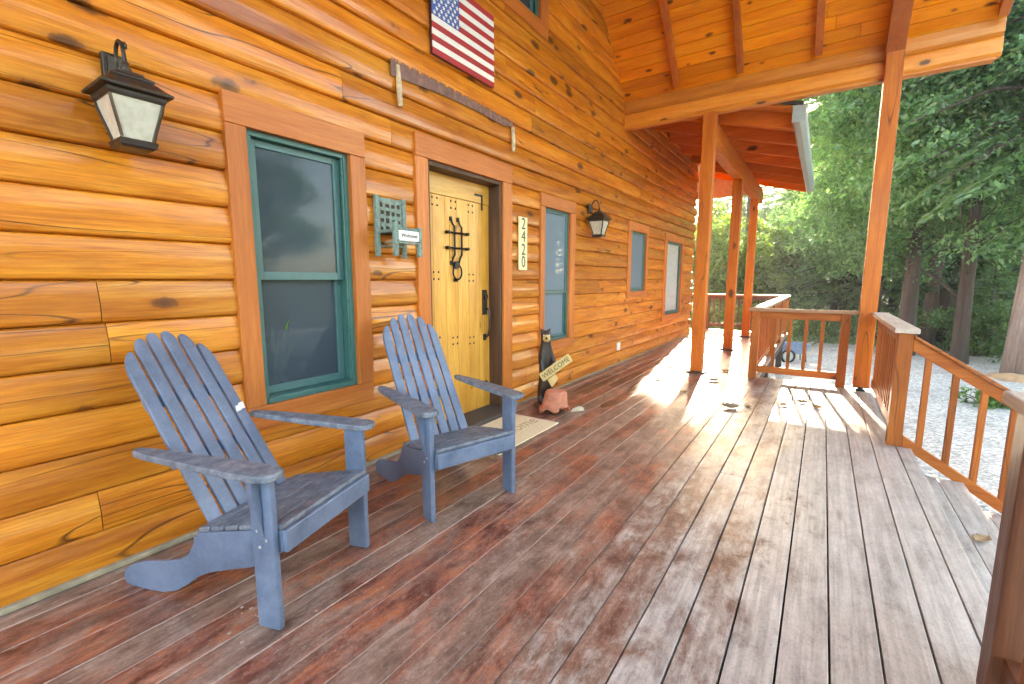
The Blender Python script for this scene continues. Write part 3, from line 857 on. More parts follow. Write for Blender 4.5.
# outlet low on the wall
o = MB(); o.box(WX + 0.025, WX + 0.05, 6.40, 6.50, 0.21, 0.33)
ou = attach(o.build('outlet_cover', M_white, bevel=0.008))
ou['label'] = 'small white outlet cover low on the log wall'

# ------------------------------------------------------------------ railings
RAIL = {a: wood('railing_wood_' + a, a, (0.24, 0.055, 0.010), (0.37, 0.095, 0.015), (0.47, 0.145, 0.027), rough=0.55, spec=0.2, coat=0.05, knots=0.8, crack=0.6) for a in 'xyz'}
M_redbrown = wood('red_brown_wood', 'y', (0.10, 0.028, 0.010), (0.17, 0.052, 0.020), (0.24, 0.085, 0.036), rough=0.5, coat=0.05, knots=0.3)
M_redbrownz = wood('red_brown_wood_z', 'z', (0.10, 0.028, 0.010), (0.17, 0.052, 0.020), (0.24, 0.085, 0.036), rough=0.5, coat=0.05, knots=0.3)
def railing(name, p0, p1, label, posts, z=0.0, cap=True, cap_ext=(0.04, 0.04), step=0.15, capmat=None, balmat=None, group=None, dark=False, red=False, top=0.90):
    p0 = Vector((*p0, 0)); p1 = Vector((*p1, 0)); L = (p1 - p0).length; d = (p1 - p0) / L
    ang = math.atan2(d.y, d.x)
    e = empty(name, (p0.x, p0.y, 0), 0, label, 'railing', group)
    T = Matrix.Translation((-p0.x, -p0.y, 0))
    def ad(o): o.matrix_parent_inverse = T; return o
    ax = 'x' if abs(d.x) > abs(d.y) else 'y'
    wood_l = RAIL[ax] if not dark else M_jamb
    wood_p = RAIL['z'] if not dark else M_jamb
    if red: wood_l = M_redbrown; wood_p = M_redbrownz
    R = Matrix.Translation(p0) @ Matrix.Rotation(ang, 4, 'Z')
    if cap:
        m = MB(); m.box(-cap_ext[0], L + cap_ext[1], -0.072, 0.072, top - 0.038, top, mat=R)
        ad(m.build('cap_rail', capmat or (M_cap if ax == 'y' else M_capx), e, bevel=0.006))
    m = MB(); m.box(0.045, L - 0.045, -0.020, 0.020, top - 0.125, top - 0.040, mat=R); ad(m.build('top_rail', wood_l, e, bevel=0.004))
    m = MB(); m.box(0.045, L - 0.045, -0.020, 0.020, 0.085, 0.170, mat=R); ad(m.build('bottom_rail', wood_l, e, bevel=0.004))
    for s_ in posts:
        m = MB(); m.box(s_ - 0.045, s_ + 0.045, -0.045, 0.045, 0.003, top - 0.039, mat=R); ad(m.build('post', wood_p, e, bevel=0.005))
    n = max(1, int(round((L - 0.1) / step)))
    for i in range(1, n):
        s_ = 0.05 + (L - 0.1) * i / n
        if any(abs(s_ - q) < 0.07 for q in posts): continue
        m = MB(); m.box(s_ - 0.019, s_ + 0.019, -0.019, 0.019, 0.171, top - 0.126, mat=R); ad(m.build('baluster', balmat or RAIL['z'], e, bevel=0.003))
    return e
railing('porch_railing', (-0.675, 6.5), (0.245, 6.5), 'short orange deck railing facing the camera between the corner posts', [0.0, 0.92], cap_ext=(0.085, 0.115))
railing('porch_railing', (-0.675, 6.62), (-0.675, 12.35), 'long deck railing running away beside the far posts', [1.95, 3.85, 5.73], cap_ext=(-0.047, 0.07))
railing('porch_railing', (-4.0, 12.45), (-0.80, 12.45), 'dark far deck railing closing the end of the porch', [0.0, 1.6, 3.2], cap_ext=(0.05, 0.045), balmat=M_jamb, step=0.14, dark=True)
railing('porch_railing', (0.532, 6.30), (0.532, 4.42), 'orange side railing between the big post and the stair opening', [1.88], cap_ext=(0.05, 0.075), step=0.115)
railing('porch_railing', (0.532, 1.82), (0.532, -1.6), 'nearest deck railing cut by the right edge of the photo', [0.0, 1.7, 3.4], cap_ext=(0.075, 0.05), step=0.13, red=True, top=0.93)

def stairs():
    e = empty('porch_steps', (0.64, 3.1, 0), 0, 'wooden steps leading down from the deck to the gravel', 'steps')
    T = Matrix.Translation((-0.64, -3.1, 0))
    rise, run = 0.18, 0.28
    for i in range(1, 6):
        z = -rise * i
        x = 0.642 + run * (i - 1)
        m = MB()
        m.box(x, x + 0.142, 1.88, 4.35, z - 0.036, z); m.box(x + 0.146, x + 0.288, 1.88, 4.35, z - 0.036, z)
        m.build('tread', M_deck, e, bevel=0.003).matrix_parent_inverse = T
        m = MB(); m.box(x - 0.018, x - 0.001, 1.88, 4.35, z, z + rise - 0.038)
        if i > 1: m.build('riser', M_cap, e, bevel=0.002).matrix_parent_inverse = T
    for y in (1.86, 4.33, 3.1):
        m = MB()
        m.prism([(0.645, -0.04 - rise), (0.645, -0.5), (1.9, -1.1), (2.0, -1.1), (2.0, -0.95)], lambda a, b: (a, y, b - 0.04), lambda a, b: (a, y + 0.04, b - 0.04))
        m.build('stringer', W['x'], e).matrix_parent_inverse = T
    r = empty('stair_railing', (0.58, 4.40, 0), 0, 'sloping orange handrail with three balusters going down the steps', 'railing')
    T = Matrix.Translation((-0.58, -4.40, 0))
    def put(o): o.matrix_parent_inverse = T; return o
    sl = -0.65
    x1 = 1.95
    def slope(z0, z1, w, name, mat, xa=0.578):
        m = MB(); poly = [(xa, z0), (x1, z0 + sl * (x1 - xa)), (x1, z1 + sl * (x1 - xa)), (xa, z1)]
        m.prism(poly, lambda a, b: (a, 4.40 - w / 2, b), lambda a, b: (a, 4.40 + w / 2, b)); put(m.build(name, mat, r, bevel=0.004))
    slope(0.735, 0.826, 0.042, 'top_rail', RAIL['x']); slope(0.828, 0.852, 0.10, 'cap_rail', RAIL['x']); slope(0.005, 0.09, 0.042, 'bottom_rail', RAIL['x'])
    for k, x in enumerate((0.675, 0.83, 0.985, 1.14, 1.295, 1.45, 1.605, 1.76)):
        dz = sl * (x - 0.578)
        m = MB(); m.box(x - 0.019, x + 0.019, 4.382, 4.418, 0.078 + dz, 0.748 + dz); put(m.build('baluster', RAIL['z'], r, bevel=0.003))
    m = MB(); m.box(1.90, 1.99, 4.355, 4.445, -1.1, 0.0); put(m.build('post', RAIL['z'], r, bevel=0.005))
stairs()

# ------------------------------------------------------------------ chairs
M_screw = plain('worn_zinc', (0.55, 0.55, 0.55), 0.4, 0.5)
def adirondack():
    e = empty('adirondack_chair', (0, 0, 0), 0, None, 'chair')
    for sg in (-1, 1):
        y = 0.265 * sg
        m = MB(); m.box(-0.048, 0.048, y - 0.014, y + 0.014, 0.0, 0.5765); leg = m.build('leg', M_chair, e, bevel=0.006)
        for bx_, bz_ in ((-0.018, 0.375), (0.020, 0.345), (-0.012, 0.315)):
            m = MB(); yy = y + sg * 0.0142
            m.tube([(bx_, yy - sg * 0.002, bz_), (bx_, yy + sg * 0.0025, bz_)], 0.0055, 8); m.build('screw_head', M_screw, leg)
        m = MB()
        pr = [(0.060, 0.372), (-0.10, 0.345), (-0.20, 0.325), (-0.285, 0.308), (-0.345, 0.295), (-0.375, 0.235), (-0.40, 0.200), (-0.44, 0.170), (-0.52, 0.148), (-0.62, 0.128),
              (-0.70, 0.105), (-0.755, 0.070), (-0.772, 0.035), (-0.76, 0.006), (-0.72, 0.0), (-0.62, 0.0), (-0.55, 0.006), (-0.48, 0.028), (-0.42, 0.065), (-0.36, 0.110), (-0.30, 0.140),
              (-0.22, 0.165), (-0.10, 0.200), (0.0, 0.245), (0.060, 0.295)]
        ys = (0.232 * sg, 0.250 * sg)
        m.prism(pr, lambda a, b: (a, min(ys), b), lambda a, b: (a, max(ys), b)); m.build('side_rail', M_chair, e, bevel=0.004)
        # arm
        m = MB()
        oy = [(-0.595, 0.268), (-0.575, 0.290), (-0.50, 0.303), (-0.30, 0.318), (-0.10, 0.330), (0.03, 0.332), (0.075, 0.320), (0.090, 0.29)]
        iy = [(0.090, 0.262), (0.075, 0.236), (0.03, 0.226), (-0.10, 0.226), (-0.25, 0.228), (-0.42, 0.234), (-0.54, 0.240), (-0.585, 0.250)]
        poly = [(a, b * sg) for a, b in oy + iy]
        if sg < 0: poly = poly[::-1]
        def az(x): return 0.578 - x * 0.012
        m.prism(poly, lambda a, b: (a, b, az(a)), lambda a, b: (a, b, az(a) + 0.026)); m.build('arm', M_arm, e, bevel=0.006)
        m = MB()
        br = [(0.03, 0.562), (-0.036, 0.562)] if False else None
        yo = 0.2795 * sg; yw = 0.318 * sg
        pts = [(yo, 0.355), (yo, 0.5765), (yw, 0.5765), (yw, 0.515)]
        m.prism(pts, lambda a, b: (-0.014, a, b), lambda a, b: (0.012, a, b)); m.build('arm_bracket', M_chair, e, bevel=0.003)
    # seat: six slats following the rails
    m = MB()
    tops = [(0.066, 0.374), (-0.002, 0.364), (-0.07, 0.3525), (-0.138, 0.340), (-0.206, 0.326), (-0.274, 0.312), (-0.335, 0.300)]
    for i in range(6):
        (xa, za), (xb, zb) = tops[i], tops[i + 1]
        xa -= 0.003; xb += 0.003
        m.prism([(xa, za), (xa, za + 0.020), (xb, zb + 0.020), (xb, zb)], lambda a, b: (a, -0.251, b), lambda a, b: (a, 0.251, b))
    m.build('seat', M_arm, e, bevel=0.005)
    m = MB(); m.box(0.0605, 0.080, -0.2505, 0.2505, 0.292, 0.374); m.build('apron', M_chair, e, bevel=0.004)
    # back
    base = Vector((-0.325, 0, 0.290)); dn = Vector((-0.535, 0, 0.845)).normalized(); nn = Vector((0.845, 0, 0.535)).normalized()
    first = None
    for i in range(6):
        k = i - 2.5
        w0, w1 = 0.0535 + 0.003 * (i % 2), 0.0500 + 0.004 * ((i * 2) % 3 == 0)
        y0 = k * 0.0690; y1 = k * 0.0655
        def vtop(u):
            q = min(0.999, abs(u) / 0.235)
            return 0.54 + 0.330 * math.sqrt(1 - q * q)
        pts = []
        ns = 9
        for j in range(ns):
            tt = -1 + 2 * j / (ns - 1)
            u = y1 + tt * w1 / 2
            v = vtop(u) - 0.022 * abs(tt) ** 4 - 0.010 * abs(tt) ** 1.5
            sc = v / 0.85
            pts.append((y0 + (y1 - y0) * sc + tt * (w0 + (w1 - w0) * sc) / 2, v))
        poly = [(y0 - w0 / 2, -0.06)] + pts + [(y0 + w0 / 2, -0.06)]
        dz = 0.003 * math.sin(i * 2.1)
        m = MB()
        m.prism(poly, lambda a, b: base + dn * b + Vector((0, a, 0)) + nn * (-0.010 + dz), lambda a, b: base + dn * b + Vector((0, a, 0)) + nn * (0.008 + dz))
        o = m.build('back_slat', M_chair, e, bevel=0.004)
        if i == 5: first = o
    for v, w in ((0.30, 0.40), (0.56, 0.36)):
        m = MB(); c = base + dn * v - nn * 0.024
        m.bar(c + Vector((0, -w / 2, 0)), c + Vector((0, w / 2, 0)), 0.05, 0.022, up=tuple(nn)); m.build('back_rail', M_chair, e, bevel=0.003)
    m = MB(); m.box(-0.385, -0.350, -0.231, 0.231, 0.205, 0.262); m.build('rear_brace', M_chair, e)
    return e, first, base, dn, nn
chair, slat, cb, cdn, cnn = adirondack()
chair2 = copy_tree(chair)
chair.location = (-1.648, 1.005, 0.001); chair.rotation_euler = (0, 0, math.radians(17.7))
tag(chair, 'nearest blue wooden lounge chair with a white scuff on its back, below the large window', 'chair', 'blue slatted armchairs on the porch')
chair2.location = (-1.545, 1.870, 0.001); chair2.rotation_euler = (0, 0, math.radians(-17.5))
tag(chair2, 'farther blue wooden lounge chair in front of the yellow door', 'chair', 'blue slatted armchairs on the porch')
m = MB(); c = cb + cdn * 0.43 + Vector((0, 0.166, 0)) + cnn * 0.0118
for a, b, w, h in ((0, 0, 0.050, 0.028), (0.012, 0.012, 0.03, 0.022), (-0.012, -0.008, 0.03, 0.018)):
    q = c + cdn * b + Vector((0, a, 0))
    m.add([q - Vector((0, w / 2, 0)) - cdn * h / 2, q + Vector((0, w / 2, 0)) - cdn * h * 0.3, q + Vector((0, w * 0.45, 0)) + cdn * h / 2, q - Vector((0, w * 0.4, 0)) + cdn * h * 0.4], [(0, 1, 2, 3)], 0.5)
o = m.build('paint_scuff', M_white, slat)

# ------------------------------------------------------------------ wall lanterns
def lantern():
    e = empty('wall_lantern', (0, 0, 0), 0, None, 'lantern')       # origin on the wall, at the arm
    cx = 0.175
    m = MB()
    m.ring4([(0.018, 0.055, -0.10, 0.018, 0), (0.018, 0.055, 0.04, 0.018, 0)]); m.ring4([(0.012, 0.040, -0.085, 0.044, 0), (0.008, 0.034, 0.025, 0.044, 0)])
    m.build('back_plate', M_bronze, e, bevel=0.005)
    m = MB()
    pts = []
    for t in np.linspace(0, math.pi, 12): pts.append((cx / 2 + 0.02 - (cx / 2 - 0.025) * math.cos(t), 0, -0.03 + 0.115 * math.sin(t)))
    pts = [(0.04, 0, -0.03)] + pts + [(cx + 0.0, 0, -0.045)]
    m.tube(pts, 0.010, 8)
    m.tube([(cx, 0, 0.04), (cx + 0.014, 0.0, 0.055), (cx + 0.028, 0, 0.04), (cx + 0.02, 0, 0.022)], 0.007, 7)
    m.lathe([(0.004, -0.10), (0.020, -0.085), (0.024, -0.07), (0.014, -0.055), (0.016, -0.04), (0.004, -0.03)], (cx, 0, 0.0), 12)
    m.build('arm', M_bronze, e, smooth=True)
    m = MB()
    m.ring4([(0.125, 0.125, -0.205, cx, 0), (0.150, 0.150, -0.200, cx, 0), (0.153, 0.153, -0.188, cx, 0), (0.128, 0.128, -0.172, cx, 0), (0.100, 0.100, -0.145, cx, 0), (0.086, 0.086, -0.138, cx, 0),
             (0.092, 0.092, -0.130, cx, 0), (0.090, 0.090, -0.122, cx, 0), (0.060, 0.060, -0.105, cx, 0), (0.056, 0.056, -0.092, cx, 0), (0.03, 0.03, -0.085, cx, 0)])
    m.ring4([(0.118, 0.118, -0.235, cx, 0), (0.124, 0.124, -0.222, cx, 0), (0.124, 0.124, -0.206, cx, 0)])
    m.build('roof', M_bronze, e, bevel=0.002)
    m = MB()
    hs = [(0.110, -0.236), (0.104, -0.27), (0.092, -0.32), (0.079, -0.37), (0.070, -0.41), (0.068, -0.425)]
    for sx in (-1, 1):
        for sy in (-1, 1):
            m.tube([(cx + sx * h, sy * h, z) for h, z in hs], 0.0085, 6)
    m.ring4([(0.078, 0.078, -0.430, cx, 0), (0.084, 0.084, -0.436, cx, 0), (0.078, 0.078, -0.452, cx, 0), (0.080, 0.080, -0.458, cx, 0), (0.066, 0.066, -0.470, cx, 0)])
    m.build('frame', M_bronze, e)
    m = MB()
    hs2 = [(h - 0.002, z) for h, z in hs]
    for sx, sy in ((1, 0), (-1, 0), (0, 1), (0, -1)):
        vs = []
        for h, z in hs2:
            for q in (-1, 1):
                vs.append((cx + (sx * h if sx else q * h * 0.97), (sy * h if sy else q * h * 0.97), z))
        m.add(vs, [(2 * i, 2 * i + 1, 2 * i + 3, 2 * i + 2) for i in range(len(hs2) - 1)], 0.5)
    m.build('glass', M_lampglass, e, smooth=True)
    m = MB(); m.lathe([(0.012, -0.42), (0.014, -0.36), (0.024, -0.33), (0.028, -0.30), (0.02, -0.27), (0.004, -0.255)], (cx, 0, 0), 12)
    m.build('bulb', M_white, e, smooth=True)
    return e
la = lantern(); lb = copy_tree(la)
la.location = (WX + 0.028, 0.735, 2.125); la.scale = (0.76, 0.76, 0.76)
tag(la, 'large dark bronze wall lantern with frosted panes, left of the first window', 'lantern', 'bronze lanterns on the log wall')
lb.location = (WX + 0.028, 5.33, 2.145); lb.scale = (0.8, 0.8, 0.8)
tag(lb, 'distant wall lantern mounted between the narrow window and the square window', 'lantern', 'bronze lanterns on the log wall')

# ------------------------------------------------------------------ things on the wall
def flag():
    y0, y1, z0, z1 = 2.585, 3.325, 2.865, 3.425
    e = empty('flag_plaque', (WX + 0.03, (y0 + y1) / 2, z0), 0, 'wooden stars and stripes flag hung on the log wall above the door', 'flag')
    T = Matrix.Translation((-(WX + 0.03), -(y0 + y1) / 2, -z0))
    xo = WX + 0.056; sh = (z1 - z0) / 13
    m = MB(); m.box(WX + 0.0305, xo - 0.004, y0, y1, z0, z1)
    m.build('backing_board', plain('dark_board', (0.10, 0.03, 0.03), 0.6), e).matrix_parent_inverse = T
    m = MB(); ys = y0 + (y1 - y0) * 0.40
    for i in range(13):
        a = z0 + sh * i; col = 0 if i % 2 == 0 else 1
        m.box(xo - 0.004, xo + 0.002, y0 if i < 6 else ys, y1, a, a + sh - 0.001, mi=col)
    m.build('stripes', [M_red, M_white], e).matrix_parent_inverse = T
    m = MB(); zc = z0 + 6 * sh; m.box(xo - 0.004, xo + 0.002, y0, ys - 0.001, zc, z1)
    c = m.build('canton', M_blue, e); c.matrix_parent_inverse = T
    m = MB()
    for r in range(9):
        n = 6 if r % 2 == 0 else 5
        for k in range(n):
            cy = y0 + (ys - y0) * ((k + 0.5) / 6 if n == 6 else (k + 1) / 6); cz = zc + (z1 - zc) * (r + 0.6) / 9.2
            vs = [(xo + 0.0035, cy + (0.019 if q % 2 == 0 else 0.0085) * math.sin(q * math.pi / 5), cz + (0.019 if q % 2 == 0 else 0.0085) * math.cos(q * math.pi / 5)) for q in range(10)] + [(xo + 0.0035, cy, cz)]
            m.add(vs, [(q, (q + 1) % 10, 10) for q in range(10)], 0.5)
    m.build('stars', M_white, c)
flag()

def saw():
    e = empty('crosscut_saw', (WX + 0.03, 2.97, 2.66), 0, 'rusty two-handled crosscut saw hung teeth up beneath the flag', 'saw')
    T = Matrix.Translation((-(WX + 0.03), -2.97, -2.66))
    xo = WX + 0.034
    m = MB(); n = 62; ya, yb = 2.205, 3.64
    top = []; bot = []
    for i in range(n + 1):
        t = i / n; y = ya + (yb - ya) * t
        zt = 2.705 - 0.02 * t + 0.012 * math.sin(math.pi * t); zb = zt - 0.085 - 0.055 * (1 - t) * 0.6 + 0.02 * math.sin(math.pi * t)
        if t > .93: zb = zt - 0.06
        top.append((y, zt)); bot.append((y, zb))
    for i in range(n):
        tooth = 0.022 if i % 4 != 3 else 0.0
        (y0, t0), (y1, t1) = top[i], top[i + 1]; ym = (y0 + y1) / 2
        m.prism([(y0, bot[i][1]), (y1, bot[i + 1][1]), (y1, t1 - 0.022), (ym + 0.004, t1 - 0.022 + tooth), (y0, t0 - 0.022)], lambda a, b: (xo, a, b), lambda a, b: (xo + 0.004, a, b), 0.5)
    m.build('blade', M_rust, e).matrix_parent_inverse = T
    for y, za, zb in ((2.27, 2.41, 2.665), (3.635, 2.42, 2.63)):
        m = MB(); m.tube([(xo + 0.012, y - 0.012, zb), (xo + 0.016, y - 0.008, (za + zb) / 2), (xo + 0.014, y, za)], [0.014, 0.019, 0.017], 9)
        m.build('handle', M_grip, e, smooth=True).matrix_parent_inverse = T
saw()

def number_plate():
    e = empty('house_number', (WX + 0.03, 3.865, 1.605), 0, 'tall cream plaque reading 2420 between the door and the narrow window', 'number plate')
    T = Matrix.Translation((-(WX + 0.03), -3.865, -1.605))
    m = MB(); m.box(WX + 0.0305, WX + 0.048, 3.735, 3.880, 1.345, 1.855); m.build('plaque', M_cream, e, bevel=0.004).matrix_parent_inverse = T
    for ch, z in zip('2420', (1.785, 1.665, 1.540, 1.422)):
        t = text_obj('digit', ch, 0.155, on_wall(3.8075, z, WX + 0.0485), M_darkgreen, e, narrow=0.95); t.matrix_parent_inverse = T
number_plate()

def chair_plaque():
    e = empty('welcome_plaque', (WX + 0.03, 2.165, 1.4), 0, 'weathered teal miniature chair plaque with a small white sign, left of the door', 'plaque')
    T = Matrix.Translation((-(WX + 0.03), -2.2, -1.4))
    def put(o): o.matrix_parent_inverse = T; return o
    x0 = WX + 0.032
    m = MB()
    m.box(x0, x0 + 0.03, 2.055, 2.085, 1.405, 1.80); m.box(x0, x0 + 0.03, 2.285, 2.315, 1.40, 1.80)
    m.box(x0 + 0.002, x0 + 0.026, 2.085, 2.285, 1.47, 1.482)
    put(m.build('back_post', M_teal, e, bevel=0.004))
    m = MB(); m.box(x0 + 0.004, x0 + 0.016, 2.086, 2.284, 1.555, 1.79); put(m.build('back_panel', M_teal, e))
    rd = random.Random(4)
    for r in range(4):
        for c in range(4):
            cy = 2.112 + c * 0.048 + rd.uniform(-0.004, 0.004); cz = 1.592 + r * 0.05 + rd.uniform(-0.004, 0.004)
            hy, hz = rd.uniform(0.008, 0.016), rd.uniform(0.010, 0.017)
            m = MB(); m.box(x0 + 0.0165, x0 + 0.0185, cy - hy, cy + hy, cz - hz, cz + hz)
            put(m.build('carved_cutout', M_holes, e))
    m = MB(); m.box(x0 + 0.02, x0 + 0.17, 2.075, 2.29, 1.556, 1.575); m.box(x0 + 0.06, x0 + 0.16, 2.10, 2.27, 1.49, 1.50)
    put(m.build('seat', M_teal, e, bevel=0.003))
    m = MB(); m.box(x0 + 0.15, x0 + 0.18, 2.075, 2.105, 1.405, 1.62); m.box(x0 + 0.15, x0 + 0.18, 2.285, 2.315, 1.405, 1.60)
    m.box(x0 + 0.154, x0 + 0.174, 2.105, 2.285, 1.575, 1.59); m.box(x0 + 0.154, x0 + 0.174, 2.105, 2.285, 1.485, 1.50)
    put(m.build('front_leg', M_teal, e, bevel=0.004))
    m = MB(); m.prism([(2.112, 1.505), (2.278, 1.505), (2.283, 1.515), (2.283, 1.56), (2.278, 1.57), (2.112, 1.57), (2.107, 1.56), (2.107, 1.515)], lambda a, b: (x0 + 0.160, a, b), lambda a, b: (x0 + 0.180, a, b))
    s = put(m.build('white_sign', M_white, e))
    t = text_obj('lettering', 'Welcome', 0.036, on_wall(2.195, 1.538, x0 + 0.1808), M_holes, s, shear=0.3)
chair_plaque()

# ------------------------------------------------------------------ things on the deck by the door
def doormat():
    e = MB(); e.box(-2.335, -1.83, 2.53, 3.42, 0.0025, 0.014)
    o = e.build('doormat', plain('straw_mat', (0.84, 0.70, 0.46), 0.9, var=0.14, scale=60), bevel=0.003)
    tag(o, 'straw coloured doormat with faint dark script lying before the yellow door', 'doormat')
    mw = Matrix(((0, -1, 0, -2.05), (1, 0, 0, 2.98), (0, 0, 1, 0.0148), (0, 0, 0, 1)))
    text_obj('lettering', 'Welcome', 0.19, mw, plain('mat_ink', (0.58, 0.44, 0.27), 0.9), o, extrude=0.0004, shear=0.35)
doormat()

def bear():
    bx, by = -2.20, 3.83
    e = empty('bear_statue', (bx, by, 0), math.radians(-42), 'dark carved bear statue holding a tilted tan welcome board, beside the narrow window', 'statue')
    # body grown from a skeleton with the skin modifier
    P = [((0, 0, 0.30), .085), ((0, 0, 0.20), .095), ((0.0, 0, 0.42), .082), ((0.0, 0, 0.53), .068), ((0.015, -0.005, 0.61), .058), ((0.03, -0.01, 0.675), .060), ((0.065, -0.02, 0.672), .034), ((0.10, -0.03, 0.665), .020),
         ((0.02, 0.060, 0.50), .036), ((0.075, 0.075, 0.43), .031), ((0.105, 0.030, 0.385), .028),
         ((0.02, -0.060, 0.50), .036), ((0.075, -0.075, 0.40), .031), ((0.105, -0.050, 0.335), .028),
         ((0.0, 0.055, 0.13), .052), ((0.02, 0.060, 0.045), .046), ((0.075, 0.065, 0.03), .030),
         ((0.0, -0.055, 0.13), .052), ((0.02, -0.060, 0.045), .046), ((0.075, -0.065, 0.03), .030),
         ((0.010, 0.035, 0.735), .019), ((0.008, 0.045, 0.765), .014), ((0.010, -0.052, 0.735), .019), ((0.008, -0.064, 0.765), .014)]
    E = [(0, 1), (0, 2), (2, 3), (3, 4), (4, 5), (5, 6), (6, 7), (3, 8), (8, 9), (9, 10), (3, 11), (11, 12), (12, 13), (1, 14), (14, 15), (15, 16), (1, 17), (17, 18), (18, 19), (5, 20), (20, 21), (5, 22), (22, 23)]
    me = bpy.data.meshes.new('bear_body'); me.from_pydata([p for p, r in P], E, []); me.materials.append(M_bear)
    b = bpy.data.objects.new('body', me); COL.objects.link(b); b.parent = e
    sk = b.modifiers.new('skin', 'SKIN')
    for i, (p, r) in enumerate(P):
        me.skin_vertices[0].data[i].radius = (r, r); me.skin_vertices[0].data[i].use_root = (i == 0)
    sk.use_smooth_shade = True
    ss = b.modifiers.new('subsurf', 'SUBSURF'); ss.levels = 2; ss.render_levels = 2
    b.location = (0, 0, 0.02); b.scale = (0.85, 0.85, 1)
    m = MB(); m.lathe([(0.010, 0.0), (0.032, 0.008), (0.038, 0.03), (0.028, 0.055), (0.012, 0.065)], (0, 0, 0), 12)
    z = m.build('muzzle', M_tan, e, smooth=True); z.location = (0.070, -0.022, 0.69); z.rotation_euler = (0, math.radians(75), -0.2)
    m = MB(); m.tube([(0.133, -0.040, 0.705), (0.145, -0.043, 0.704)], [0.013, 0.010], 8); m.build('nose', M_black, e, smooth=True)
    m = MB()
    for s_ in (-1, 1): m.lathe([(0.002, -0.008), (0.008, 0.0), (0.002, 0.008)], (0.068, -0.018 + s_ * 0.028, 0.725), 8)
    m.build('eye', M_white, e)
    # welcome board, tilted up to the right
    ang = math.radians(33)
    R = Matrix.Translation((0.135, 0.055, 0.42)) @ Matrix.Rotation(ang, 4, 'X')
    m = MB(); m.box(-0.010, 0.010, -0.175, 0.175, -0.044, 0.044, mat=R)
    s = m.build('welcome_board', M_tan, e, bevel=0.004)
    text_obj('lettering', 'WELCOME', 0.068, R @ on_wall(0, 0, 0.0105), M_holes, s, narrow=0.95)
    m = MB(); m.prism([(-0.02, 0.30), (0.06, 0.355), (0.09, 0.30), (0.03, 0.22)], lambda a, b: (0.10, a, b), lambda a, b: (0.115, a, b)); m.build('pine_arrow', M_tan, e, bevel=0.003)
    m = MB(); m.lathe([(0.115, 0.0), (0.125, 0.012), (0.118, 0.03), (0.06, 0.036)], (0, 0, 0.002), 14); m.build('stump_base', M_jamb, e)
bear()

def terracotta():
    # broken flowerpot set upside down, its rim chipped away at the front
    e = empty('broken_pot', (-2.03, 3.70, 0.0), math.radians(-35), 'broken orange terracotta pot turned over at the foot of the bear statue', 'flowerpot')
    e.scale = (1.12, 1.12, 1.12)
    m = MB(); n = 28; prof_ = [(0.130, 0.0), (0.128, 0.045), (0.112, 0.05), (0.100, 0.12), (0.090, 0.185), (0.082, 0.197), (0.03, 0.202)]
    V = []; F = []
    for q in (0.0, 0.013):
        for i, (r, z) in enumerate(prof_):
            for k in range(n):
                t = 2 * math.pi * k / n
                lift = 0.0
                if i < 2: lift = (0.065 * max(0, math.cos(t - 0.3)) ** 6 + 0.03 * max(0, math.cos(t + 0.9)) ** 10 + 0.012 * (1 + math.sin(5 * t))) * (1 - i * 0.55)
                rr = (r - q) * (1 + 0.02 * math.sin(3 * t))
                V.append((rr * math.cos(t) + z * 0.18, rr * math.sin(t), z + lift + 0.003 - q * (1 if i > 4 else 0)))
    w = n; off = len(prof_) * n
    for i in range(len(prof_) - 1):
        for k in range(n):
            k2 = (k + 1) % n
            F.append((i * w + k, i * w + k2, (i + 1) * w + k2, (i + 1) * w + k)); F.append((off + i * w + k, off + (i + 1) * w + k, off + (i + 1) * w + k2, off + i * w + k2))
    for k in range(n): F.append((k, off + k, off + (k + 1) % n, (k + 1) % n))
    F.append([(len(prof_) - 1) * w + k for k in range(n)]); F.append([off + (len(prof_) - 1) * w + k for k in range(n)][::-1])
    m.add(V, F, 0.4); m.build('pot_shell', M_terra, e, smooth=True)
    m = MB(); m.prism([(-0.06, 0.0), (0.05, 0.012), (0.07, 0.05), (0.0, 0.085), (-0.07, 0.04)], lambda a, b: (0.04 + b * .2, 0.20 + a, 0.003), lambda a, b: (0.05 + b * .4, 0.19 + a * .7, 0.02 + b * 0.5))
    m.build('pale_shard', plain('pale_stone', (0.74, 0.64, 0.48), 0.8), e, bevel=0.004)
terracotta()

# dry leaves on the sunlit boards
M_dry = plain('dry_leaf', (0.42, 0.26, 0.12), 0.8, var=0.35, scale=20)
M_drygrey = plain('grey_dry_leaf', (0.30, 0.20, 0.13), 0.85, var=0.3, scale=20)
def dead_leaf(x, y, size, rz, mat, label, curl=0.9, seed=1):
    rd = random.Random(seed); m = MB(); V = []; F = []; nu, nv = 8, 5
    for i in range(nu + 1):
        u = -1 + 2 * i / nu
        wd = 0.52 * (1 - abs(u) ** 2.2) * (1 + 0.18 * math.cos(i * 2.4)) + 0.01
        for j in range(nv + 1):
            v = -1 + 2 * j / nv
            V.append((u * size, v * wd * size, size * (curl * 0.35 * (v * v) * wd * 2 + 0.30 * curl * u * u + 0.05 * rd.random())))
    for i in range(nu):
        for j in range(nv): F.append((i * (nv + 1) + j, (i + 1) * (nv + 1) + j, (i + 1) * (nv + 1) + j + 1, i * (nv + 1) + j + 1))
    m.add(V, F, rd.random()); m.tube([(size * 0.95, 0, size * .3), (size * 1.3, 0.01, size * .42)], 0.002, 4)
    o = m.build('dry_leaf', mat, smooth=True); o.location = (x, y, 0.004); o.rotation_euler = (0, 0, rz)
    s_ = o.modifiers.new('solid', 'SOLIDIFY'); s_.thickness = 0.002
    tag(o, label, 'leaf', 'dry leaves on the deck')
